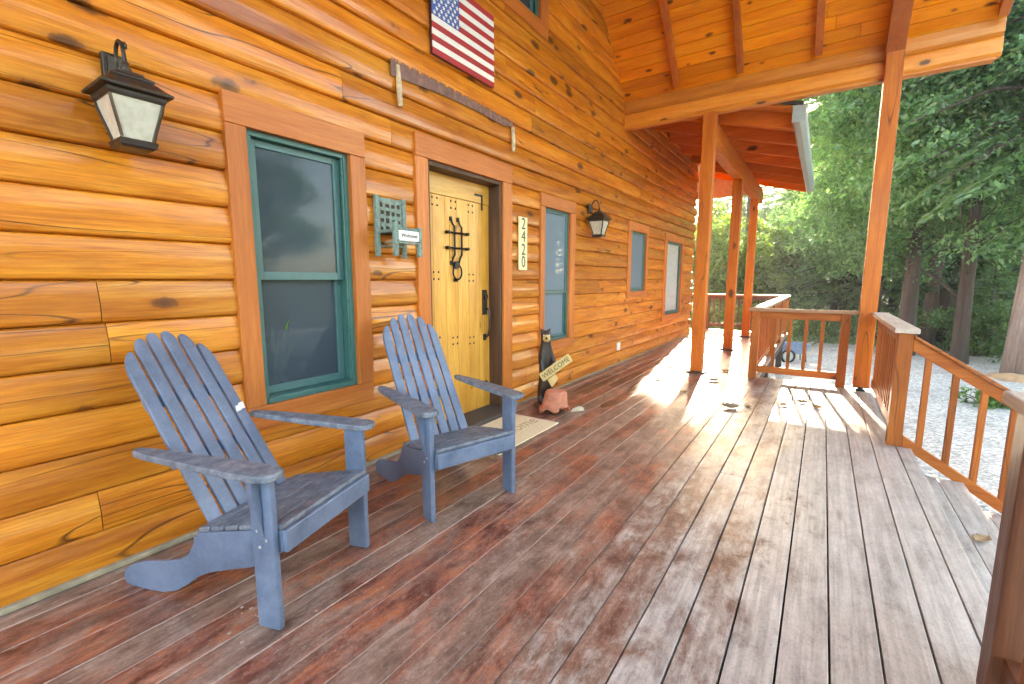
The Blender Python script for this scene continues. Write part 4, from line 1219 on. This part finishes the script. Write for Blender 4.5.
dead_leaf(-0.66, 4.80, 0.085, 0.4, M_drygrey, 'dark curled leaf nearest the tall post among the deck leaves', 1.3, 1)
dead_leaf(-0.53, 4.95, 0.05, 2.0, M_drygrey, 'thin grey leaf lying in the shadow of the railing post', 0.5, 2)
dead_leaf(-0.24, 5.19, 0.060, 1.0, M_dry, 'orange tan leaf leftmost of the three leaves before the short railing', 1.0, 3)
dead_leaf(-0.09, 5.42, 0.060, 0.2, M_drygrey, 'grey brown leaf in the middle of the three before the short railing', 1.2, 4)
dead_leaf(0.04, 5.28, 0.060, 2.6, M_dry, 'pale brown leaf rightmost of the three before the short railing', 1.0, 5)
dead_leaf(-1.06, 5.98, 0.10, 0.9, M_drygrey, 'large dark leaf flattened beside the tall post base', 0.7, 6)
dead_leaf(0.83, 3.40, 0.06, 0.9, M_dry, 'pale leaf lying on the top step below the sloping handrail', 0.7, 7)
bpy.data.objects['dry_leaf.006'].location.z = -0.175
for i_, (lx, ly, ls) in enumerate(((-1.02, 6.75, .06), (-1.0, 7.5, .07), (-1.5, 7.35, .06), (-1.15, 8.3, .06), (-0.92, 9.1, .07), (-1.72, 6.55, .05), (-1.9, 7.6, .06), (-1.62, 5.6, .05), (-1.2, 5.2, .05))):
    dead_leaf(lx, ly, ls, i_ * 1.3, (M_dry, M_drygrey)[i_ % 2], 'small brown leaf scattered among the tall porch posts', 0.9, 20 + i_)

# pale flakes scattered by the nearest chair leg
rf = random.Random(12)
fm = MB(); fm.prism([(-0.010, -0.004), (0.002, -0.008), (0.011, 0.001), (0.003, 0.008), (-0.007, 0.006)], lambda a, b: (a, b, 0.0012), lambda a, b: (a, b, 0.0035))
fme = fm.mesh('paint_flake', plain('pinkish_flake', (0.52, 0.36, 0.30), 0.7))
for i in range(12):
    o = bpy.data.objects.new('paint_flake', fme); COL.objects.link(o)
    o.location = (-1.60 + rf.uniform(-0.16, 0.10), 0.74 + rf.uniform(-0.10, 0.16), 0.0); o.rotation_euler = (0, 0, rf.uniform(0, 6)); q = rf.uniform(0.3, 0.7); o.scale = (q, q, 1)
    tag(o, 'tiny pale flake on the deck around the nearest chair leg', 'flake', 'pale flakes around the nearest chair leg')

# house plant behind the first window
def plant():
    e = empty('potted_plant', (-2.73, 1.44, 0), 0, 'spiky green houseplant standing indoors behind the large window', 'plant')
    m = MB(); m.lathe([(0.08, 0.42), (0.11, 0.60), (0.115, 0.62), (0.10, 0.62), (0.09, 0.60)], (0, 0, 0), 16); m.build('pot', M_white, e)
    m = MB(); m.lathe([(0.13, 0.0), (0.13, 0.02), (0.025, 0.04), (0.025, 0.38), (0.13, 0.40), (0.13, 0.417)], (0, 0, 0), 16); m.build('plant_stand', M_jamb, e)
    m = MB(); rd = random.Random(9)
    for k in range(15):
        a = rd.uniform(0, 6.28); t = rd.uniform(0.1, 0.5); L = rd.uniform(0.25, 0.45); w = 0.020; V = []
        for i in range(7):
            s_ = i / 6; r = 0.02 + L * s_ * math.sin(t) * (0.6 + 0.6 * s_); z = 0.60 + L * s_ * math.cos(t)
            hw = w * (1 - s_ ** 3) + 0.002
            V += [(r * math.cos(a) - hw * math.sin(a), r * math.sin(a) + hw * math.cos(a), z), (r * math.cos(a) + hw * math.sin(a), r * math.sin(a) - hw * math.cos(a), z)]
        m.add(V, [(2 * i, 2 * i + 1, 2 * i + 3, 2 * i + 2) for i in range(6)], rd.random())
    m.build('leaves', m_leaf('houseplant_leaf', (0.16, 0.34, 0.05), (0.30, 0.52, 0.08), (0.45, 0.62, 0.14)), e)
plant()

# ------------------------------------------------------------------ vegetation
def leaf_mesh(name, C, D, U, sz, mat, rng, aspect=0.5):
    """C centres, D long directions, U normals; rhombus leaves of length sz"""
    n = len(C)
    D = D / (np.linalg.norm(D, axis=1, keepdims=True) + 1e-9)
    Sd = np.cross(D, U); Sd /= (np.linalg.norm(Sd, axis=1, keepdims=True) + 1e-9)
    a = sz[:, None] * 0.5
    V = np.empty((n, 4, 3), np.float32)
    V[:, 0] = C - D * a; V[:, 1] = C + Sd * a * aspect - D * a * 0.1; V[:, 2] = C + D * a; V[:, 3] = C - Sd * a * aspect - D * a * 0.1
    me = bpy.data.meshes.new(name)
    me.vertices.add(n * 4); me.vertices.foreach_set('co', V.reshape(-1))
    me.loops.add(n * 4); me.loops.foreach_set('vertex_index', np.arange(n * 4, dtype=np.int32))
    me.polygons.add(n); me.polygons.foreach_set('loop_start', np.arange(0, n * 4, 4, dtype=np.int32))
    me.polygons.foreach_set('loop_total', np.full(n, 4, dtype=np.int32))
    at = me.attributes.new('rnd', 'FLOAT', 'FACE'); at.data.foreach_set('value', rng.random(n).astype(np.float32))
    me.materials.append(mat); me.update(calc_edges=True)
    return me

def trunk_mesh(name, h, r, rng, mat, limbs=(), lean=0.0):
    m = MB(); n = 9; pts = []; rad = []; limbs = [l for i, l in enumerate(limbs) if i % 2 == 0]
    for i in range(n + 1):
        t = i / n
        pts.append((lean * h * t + 0.02 * h * 0.15 * math.sin(t * 7 + r * 9), 0.015 * h * 0.2 * math.sin(t * 5), h * t - 0.25))
        rad.append(max(0.012, r * ((1 - t) ** 0.75 * 0.92 + 0.02) * (1.25 if i == 0 else 1.0)))
    m.tube(pts, rad, 14)
    for p, q, ra in limbs:
        p = Vector(p); q = Vector(q); mid = (p + q) / 2 + Vector((0, 0, 0.08 * (q - p).length))
        m.tube([p, mid, q], [ra, ra * 0.65, ra * 0.2], 5, mi=1)
    me = m.mesh(name, [mat, M_bark]); me.polygons.foreach_set('use_smooth', np.ones(len(me.polygons), dtype=bool))
    return me

def conifer(seed, h, r, tr, leafmat, barkmat, nleaf, size, bare=0.12, droop=0.35, density=1.0):
    rng = np.random.default_rng(seed)
    limbs = []; B = []
    z = bare * h
    while z < h * 0.985:
        t = (z / h - bare) / (1 - bare)
        L = r * (1 - t) ** 0.8 * (0.35 + 0.65 * min(1, t * 5 + 0.35))
        for k in range(int(rng.integers(4, 7))):
            a = rng.uniform(0, 2 * math.pi); l = L * rng.uniform(0.55, 1.1) + 0.15
            up = 0.25 - droop * (1 - t) + rng.uniform(-0.12, 0.12)
            p = np.array([0.01, 0, z + rng.uniform(-0.12, 0.12)]); q = p + np.array([math.cos(a) * l, math.sin(a) * l, l * up])
            limbs.append((tuple(p), tuple(q), max(0.012, tr * 0.13 * (1 - t))))
            B.append((p, q, l))
        z += rng.uniform(0.28, 0.5) * (h / 14) ** 0.5 / density
    wts = np.array([b[2] ** 1.25 for b in B]); wts /= wts.sum()
    idx = rng.choice(len(B), nleaf, p=wts)
    P = np.array([b[0] for b in B])[idx]; Q = np.array([b[1] for b in B])[idx]; Ln = np.array([b[2] for b in B])[idx]
    s = rng.random(nleaf) ** 0.7
    axis = (Q - P) / Ln[:, None]
    side = np.cross(axis, np.array([0, 0, 1.0])); side /= (np.linalg.norm(side, axis=1, keepdims=True) + 1e-9)
    spread = 0.36 * Ln * (1 - 0.75 * s) + 0.07
    lat = (rng.random(nleaf) * 2 - 1) * spread
    C = P + (Q - P) * s[:, None] + side * lat[:, None]
    C[:, 2] -= droop * 0.35 * (s ** 2) * Ln + np.abs(lat) * 0.35 + rng.random(nleaf) * 0.10
    D = axis * 0.7 + side * np.sign(lat)[:, None] * 0.8 + rng.normal(0, 0.3, (nleaf, 3)); D[:, 2] -= 0.35
    U = np.array([0, 0, 1.0]) + rng.normal(0, 0.55, (nleaf, 3))
    sz = size * rng.uniform(0.6, 1.4, nleaf)
    return trunk_mesh('trunk', h, tr, rng, barkmat, limbs), leaf_mesh('crown', C, D, U, sz, leafmat, rng, 0.34)

def broadleaf(seed, h, r, tr, leafmat, barkmat, nleaf, size, low=0.22, clumps=90, lean=0.0):
    rng = np.random.default_rng(seed)
    ctr = np.array([0, 0, h * (low + (1 - low) / 2)]); rad = np.array([r, r, h * (1 - low) / 2])
    K = []
    while len(K) < clumps:
        v = rng.normal(0, 1, 3); v /= np.linalg.norm(v)
        q = ctr + v * rad * rng.uniform(0.35, 1.0) * rng.uniform(0.8, 1.12)
        K.append(q)
    K = np.array(K)
    limbs = []
    for q in K[::4]:
        zb = max(h * 0.15, q[2] - np.hypot(q[0], q[1]) * 0.9)
        zb = min(zb, h * 0.8)
        limbs.append(((lean * zb, 0, zb), tuple(q * np.array([.8, .8, .95])), tr * 0.13))
    cr = rng.uniform(0.10, 0.24, clumps) * r * 1.35
    idx = rng.choice(clumps, nleaf, p=cr ** 2 / (cr ** 2).sum())
    v = rng.normal(0, 1, (nleaf, 3)); v /= np.linalg.norm(v, axis=1, keepdims=True)
    rr = rng.random(nleaf) ** 0.6
    C = K[idx] + v * (cr[idx] * rr)[:, None] * np.array([1.15, 1.15, 0.62])
    D = v + rng.normal(0, 0.8, (nleaf, 3)); D[:, 2] -= 0.25
    U = np.array([0, 0, 0.9]) + v * 0.5 + rng.normal(0, 0.5, (nleaf, 3))
    sz = size * rng.uniform(0.6, 1.35, nleaf)
    return trunk_mesh('trunk', h * 0.93, tr, rng, barkmat, limbs, lean), leaf_mesh('crown', C, D, U, sz, leafmat, rng, 0.55)

def ray_ratio(px):
    r = M @ np.array([(px - 512) / f, (342 - 345) / f, 1.0]); return r[0] / r[1]
def gz(x, y):
    d = max(0.0, math.hypot(x, y) - 24); return -1.0 + min(d, 200) * 0.025 - 0.1

KIND = {
    'fir': conifer(1, 20, 3.0, 0.30, L_fir, M_bark, 26000, 0.30),
    'fir_b': conifer(2, 26, 3.6, 0.38, L_fir, M_bark, 30000, 0.36, bare=0.18),
    'cedar': conifer(3, 18, 3.2, 0.36, L_cedar, M_bark, 32000, 0.24, bare=0.10, droop=0.55, density=1.2),
    'cedar_big': conifer(4, 24, 4.6, 0.46, L_cedar, M_barkpale, 46000, 0.20, bare=0.24, droop=0.6, density=1.3),
    'oak': broadleaf(5, 13, 4.0, 0.23, L_broad, M_bark, 74000, 0.112, low=0.20, clumps=175),
    'madrone': broadleaf(6, 10, 3.2, 0.17, L_broad, M_bark, 44000, 0.112, low=0.16, clumps=115, lean=0.03),
    'maple': broadleaf(7, 6.2, 2.2, 0.12, L_maple, M_bark, 15000, 0.16, low=0.10, clumps=70),
    'high_fir': conifer(9, 24, 4.4, 0.24, L_fir, M_bark, 34000, 0.34, bare=0.49, droop=0.2, density=1.5),
    'young_fir': conifer(8, 6.0, 1.8, 0.09, L_cedar, M_bark, 12000, 0.17, bare=0.03, droop=0.3),
}
def tree(kind, px, y, label, sc=1.0, rz=0.0, group=None, name=None, x=None):
    if x is None: x = ray_ratio(px) * y
    tm, cm = KIND[kind]
    nm = name or {'fir': 'fir_tree', 'fir_b': 'fir_tree', 'cedar': 'cedar_tree', 'cedar_big': 'cedar_tree', 'oak': 'oak_tree', 'madrone': 'broadleaf_tree', 'maple': 'maple_tree', 'young_fir': 'young_conifer', 'high_fir': 'fir_tree'}[kind]
    e = empty(nm, (x, y, gz(x, y)), rz, label, 'tree', group)
    e.scale = (sc, sc, sc)
    for n_, me in (('trunk', tm), ('crown', cm)):
        o = bpy.data.objects.new(n_, me); COL.objects.link(o); o.parent = e
    return e
# trees one can tell apart
tree('cedar_big', 1038, 15.6, 'big conifer with a thick pale trunk at the right edge beside the boulders', 1.0, 0.6)
tree('oak', 905, 18.0, 'bright green leafy tree right of the big corner post, trunk straight behind the railing', 1.05, 1.0)
tree('madrone', 962, 17.0, 'bushy green tree standing between the leafy tree and the big pale trunk', 1.15, 2.1)
tree('fir', 941, 22.0, 'slim dark trunked conifer in the gap right of the leafy tree', 1.0, 0.3)
tree('cedar', 957, 25.0, 'thin trunked cedar half hidden behind the slim dark conifer', 1.0, 1.3)
tree('madrone', 872, 21.0, 'broad leafed tree seen directly behind the big corner post', 1.1, 4.0)
tree('cedar', 836, 26.0, 'dense green cedar just left of the big corner post', 1.05, 2.2)
tree('cedar', 812, 33.0, 'dark trunked cedar behind the middle of the short railing', 1.15, 0.4)
tree('maple', 727, 20.5, 'sunlit yellow green maple seen between the first two posts', 0.82, 0.2)
tree('maple', 748, 24.0, 'small sunlit maple seen between the second and third posts', 0.85, 2.2)
tree('maple', 704, 23.0, 'sunlit maple seen between the house corner and the first post', 0.95, 4.2)
tree('young_fir', 768, 25.0, 'young conifer standing low beneath the gutter end', 0.95, 0.9)
tree('young_fir', 790, 29.0, 'young conifer right of the gutter end, behind the long railing', 1.35, 2.9)
tree('young_fir', 985, 20.0, 'low bright conifer left of the big pale trunk', 0.62, 1.9)
tree('high_fir', 742, 30.0, 'tall conifer with a long bare trunk added behind the third post to shade the deck', 1.0, 0.5)  # tree added with a high crown to keep sun off the near boards
tree('high_fir', 927, 20.5, 'slim straight conifer trunk between the leafy tree and the bushy tree', 0.85, 2.5)
tree('high_fir', 983, 23.0, 'slim conifer trunk with a high crown just left of the big pale trunk', 0.9, 3.5)
tree('high_fir', 848, 27.0, 'slim high crowned conifer trunk just left of the big corner post', 0.95, 1.5)
# forest backdrop
G = 'forest backdrop behind the nearer trees'
rd = random.Random(31)
back = [(860, 30, 'cedar'), (888, 32, 'fir_b'), (915, 30, 'cedar'), (985, 30, 'fir'), (1010, 27, 'cedar'), (1045, 24, 'fir'), (1040, 33, 'fir_b'), (965, 38, 'fir_b'),
        (935, 40, 'fir'), (850, 44, 'fir_b'), (828, 40, 'fir_b'), (805, 52, 'fir_b'), (875, 52, 'fir'), (905, 56, 'fir_b'), (1000, 48, 'fir_b'), (845, 68, 'fir_b'),
        (800, 80, 'fir_b'), (820, 92, 'fir_b'), (868, 85, 'fir_b'), (945, 70, 'fir_b'), (780, 95, 'fir'), (765, 90, 'fir'), (745, 92, 'fir'), (725, 85, 'fir'), (705, 80, 'fir'), (690, 75, 'fir')]
for px, y, k in back:
    low = px < 795
    tree(k, px, y, 'tall dark conifer in the dense wood behind the nearer trees', rd.uniform(0.9, 1.2) * (0.62 if low else 0.62), rd.uniform(0, 6), G)
for px, y, k, s_ in ((775, 40, 'young_fir', 1.5), (755, 36, 'young_fir', 1.3), (735, 40, 'young_fir', 1.5), (712, 34, 'young_fir', 1.3), (782, 56, 'young_fir', 2.3), (758, 58, 'young_fir', 2.2), (738, 60, 'young_fir', 2.2), (715, 56, 'young_fir', 2.1), (795, 44, 'young_fir', 1.9)):
    tree(k, px, y, 'low young conifer filling the gap beneath the porch roof', s_, rd.uniform(0, 6), 'young conifers below the porch roof')
# trees across the drive, mirrored in the window panes
for x, y, k, s_ in ((16, 4, 'oak', 1.0), (18, -3, 'cedar', 0.9), (17, 11, 'madrone', 1.1), (20, 8, 'fir', 0.9), (21, 0, 'oak', 1.1)):
    tree(k, 0, y, 'tree standing across the driveway outside the photo', s_, rd.uniform(0, 6), 'trees across the driveway', x=x)

def shrub(px, y, h, r, n, label, seed, mat=L_fern, size=0.11, x=None):
    rng = np.random.default_rng(seed)
    if x is None: x = ray_ratio(px) * y
    e = empty('shrub', (x, y, gz(x, y) + 0.05), 0, label, 'shrub')
    cl = 26
    K = np.stack([rng.normal(0, r * 0.5, cl), rng.normal(0, r * 0.5, cl), h * rng.uniform(0.15, 0.9, cl)], 1)
    idx = rng.integers(0, cl, n); v = rng.normal(0, 1, (n, 3)); v /= np.linalg.norm(v, axis=1, keepdims=True)
    C = K[idx] + v * (0.30 * r * rng.random(n) ** 0.5)[:, None]
    C[:, 2] = np.abs(C[:, 2])
    me = leaf_mesh('foliage', C, v + rng.normal(0, .7, (n, 3)), np.array([0, 0, 1.0]) + rng.normal(0, .5, (n, 3)), size * rng.uniform(.6, 1.4, n), mat, rng, 0.5)
    o = bpy.data.objects.new('foliage', me); COL.objects.link(o); o.parent = e
    m = MB()
    for q in K: m.tube([(0, 0, -0.1), tuple(q * np.array([.5, .5, .6])), tuple(q)], [0.02, 0.012, 0.004], 5)
    m.build('stem', M_bark, e)
shrub(975, 19.0, 1.5, 1.1, 3600, 'bright green shrub on the far edge of the gravel left of the pale trunk', 1)
shrub(955, 21.5, 1.1, 1.0, 2600, 'low light green shrub at the foot of the slim dark trunk', 2)
shrub(925, 22.5, 1.3, 1.2, 2600, 'green shrub beneath the leafy tree behind the handrail', 3)
shrub(890, 21.0, 1.2, 1.1, 2600, 'green shrub behind the side railing cap', 4, L_broad)
shrub(842, 22.0, 1.0, 1.1, 2400, 'green shrub seen in the gap beside the big corner post', 5)
shrub(812, 21.5, 0.7, 1.2, 2400, 'low yellow green shrub seen through the short railing', 6, L_maple)
shrub(787, 23.0, 0.9, 1.2, 2400, 'low green shrub at the left side of the short railing view', 7)
shrub(765, 22.0, 1.1, 1.2, 2400, 'green shrub behind the long railing cap', 8)
shrub(740, 18.0, 1.5, 1.2, 2400, 'leafy shrub right behind the far railing', 9, L_maple)
shrub(718, 17.0, 1.5, 1.2, 2400, 'leafy shrub behind the far railing between the first two posts', 10, L_maple)
shrub(1000, 11.6, 0.30, 0.45, 700, 'small grass green clump on the gravel behind the nearest railing cap', 11, L_fern, 0.09)
shrub(1035, 18.5, 1.6, 1.2, 2400, 'green shrub behind the big pale trunk', 12)

def boulder(px, y, s, label, seed):
    x = ray_ratio(px) * y
    bm = bmesh.new(); bmesh.ops.create_icosphere(bm, subdivisions=3, radius=1)
    rd = random.Random(seed)
    o1 = Vector((rd.uniform(0, 9), rd.uniform(0, 9), rd.uniform(0, 9)))
    from mathutils import noise as nz
    for v in bm.verts:
        n = nz.noise(v.co * 1.1 + o1) * 0.35 + nz.noise(v.co * 3 + o1) * 0.1
        v.co = v.co * (1 + n); v.co.x *= s * 1.2; v.co.y *= s; v.co.z *= s * 0.6
    me = bpy.data.meshes.new('boulder'); bm.to_mesh(me); bm.free(); me.materials.append(M_rock)
    o = bpy.data.objects.new('boulder', me); COL.objects.link(o); o.location = (x, y, gz(x, y) + s * 0.25)
    tag(o, label, 'rock', 'boulders at the foot of the pale trunk')
boulder(1022, 14.6, 0.32, 'larger tan boulder at the foot of the big pale trunk', 1)
boulder(1004, 15.0, 0.24, 'smaller tan boulder left of the larger one by the pale trunk', 2)

# little cart beyond the railing
def cart():
    y = 14.8; x = ray_ratio(790) * y
    e = empty('garden_cart', (x, y, gz(x, y) + 0.1), 0.5, 'small blue tub cart with a dark wheel on the gravel beyond the short railing', 'cart')
    m = MB()
    m.ring4([(0.22, 0.17, 0.22, 0.1, 0), (0.34, 0.25, 0.48, 0.1, 0), (0.355, 0.265, 0.49, 0.1, 0), (0.33, 0.24, 0.485, 0.1, 0), (0.21, 0.16, 0.25, 0.1, 0)])
    m.build('tub', plain('blue_plastic', (0.13, 0.20, 0.32), 0.4), e)
    for sy in (-1, 1):
        w = MB(); w.tube([(-0.16 + 0.17 * math.cos(t), sy * 0.26, 0.17 + 0.17 * math.sin(t)) for t in np.linspace(0, 2 * math.pi, 21)], 0.03, 6)
        wh = w.build('wheel', M_black, e)
        h = MB(); h.tube([(-0.16, sy * 0.24, 0.17), (-0.16, sy * 0.28, 0.17)], 0.13, 12); h.build('hub', M_gutter, wh)
    m = MB(); m.tube([(0.4, -0.18, 0.45), (0.75, -0.18, 0.62), (0.75, 0.18, 0.62), (0.4, 0.18, 0.45)], 0.015, 6); m.build('handle', M_black, e)
    m = MB(); m.tube([(0.35, 0.15, 0.3), (0.38, 0.15, -0.02)], 0.015, 6); m.tube([(0.35, -0.15, 0.3), (0.38, -0.15, -0.02)], 0.015, 6); m.tube([(-0.16, -0.28, 0.17), (-0.16, 0.28, 0.17)], 0.014, 6)
    m.build('leg', M_black, e)
cart()

# grass verge beyond the gravel
def grass():
    rng = np.random.default_rng(77); n = 16000
    y = rng.uniform(19.5, 30, n); x = rng.uniform(-8, 9, n)
    z = np.array([gz(a, b) for a, b in zip(x, y)]) + 0.16
    C = np.stack([x, y, z], 1); D = np.array([0, 0, 1.0]) + rng.normal(0, .35, (n, 3))
    me = leaf_mesh('grass', C, D, rng.normal(0, 1, (n, 3)), rng.uniform(.12, .34, n), L_fern, rng, 0.2)
    o = bpy.data.objects.new('grass', me); COL.objects.link(o)
    tag(o, 'bright green grass along the far edge of the gravel', 'grass', None, 'stuff')
grass()

# ------------------------------------------------------------------ air
def haze():
    m = MB(); m.box(-60, 60, -12, 110, -2.2, 48.0)
    mt = bpy.data.materials.new('pale_air'); mt.use_nodes = True
    n = mt.node_tree.nodes; n.clear()
    out = n.new('ShaderNodeOutputMaterial'); v = n.new('ShaderNodeVolumePrincipled')
    v.inputs['Color'].default_value = (0.86, 0.92, 0.90, 1); v.inputs['Density'].default_value = HAZE; v.inputs['Anisotropy'].default_value = 0.2
    mt.node_tree.links.new(v.outputs[0], out.inputs['Volume'])
    o = m.build('haze', mt); tag(o, kind='stuff')
HAZE = 0.0018
haze()

# ------------------------------------------------------------------ light
w = bpy.data.worlds.new('World'); S.world = w; w.use_nodes = True
nt = w.node_tree; bg = nt.nodes['Background']
sky = nt.nodes.new('ShaderNodeTexSky'); sky.sky_type = 'NISHITA'; sky.sun_disc = False
SUN = Vector((-0.13, 1.0, 0.405)).normalized()
sky.sun_elevation = math.asin(SUN.z); sky.sun_rotation = math.atan2(SUN.x, SUN.y)
sky.air_density = 1.0; sky.dust_density = 1.5
nt.links.new(sky.outputs[0], bg.inputs[0]); bg.inputs[1].default_value = 0.15
sl = bpy.data.lights.new('sun', 'SUN'); sl.energy = 4.0; sl.angle = math.radians(0.9); sl.color = (1.0, 0.93, 0.82)
so = bpy.data.objects.new('sun', sl); COL.objects.link(so)
so.rotation_euler = (-SUN).to_track_quat('-Z', 'Y').to_euler()

vs = S.view_settings
vs.view_transform = 'Standard'; vs.look = 'None'; vs.gamma = 1.0; vs.use_curve_mapping = False
vs.exposure = 3.65
vs.use_white_balance = True; vs.white_balance_temperature = 8100; vs.white_balance_tint = 10
S.cycles.use_adaptive_sampling = True; S.cycles.adaptive_threshold = 0.05; S.cycles.caustics_reflective = False; S.cycles.caustics_refractive = False
S.cycles.volume_bounces = 0; S.cycles.max_bounces = 6; S.cycles.diffuse_bounces = 4; S.cycles.glossy_bounces = 3; S.cycles.transparent_max_bounces = 12
S.cycles.use_denoising = True
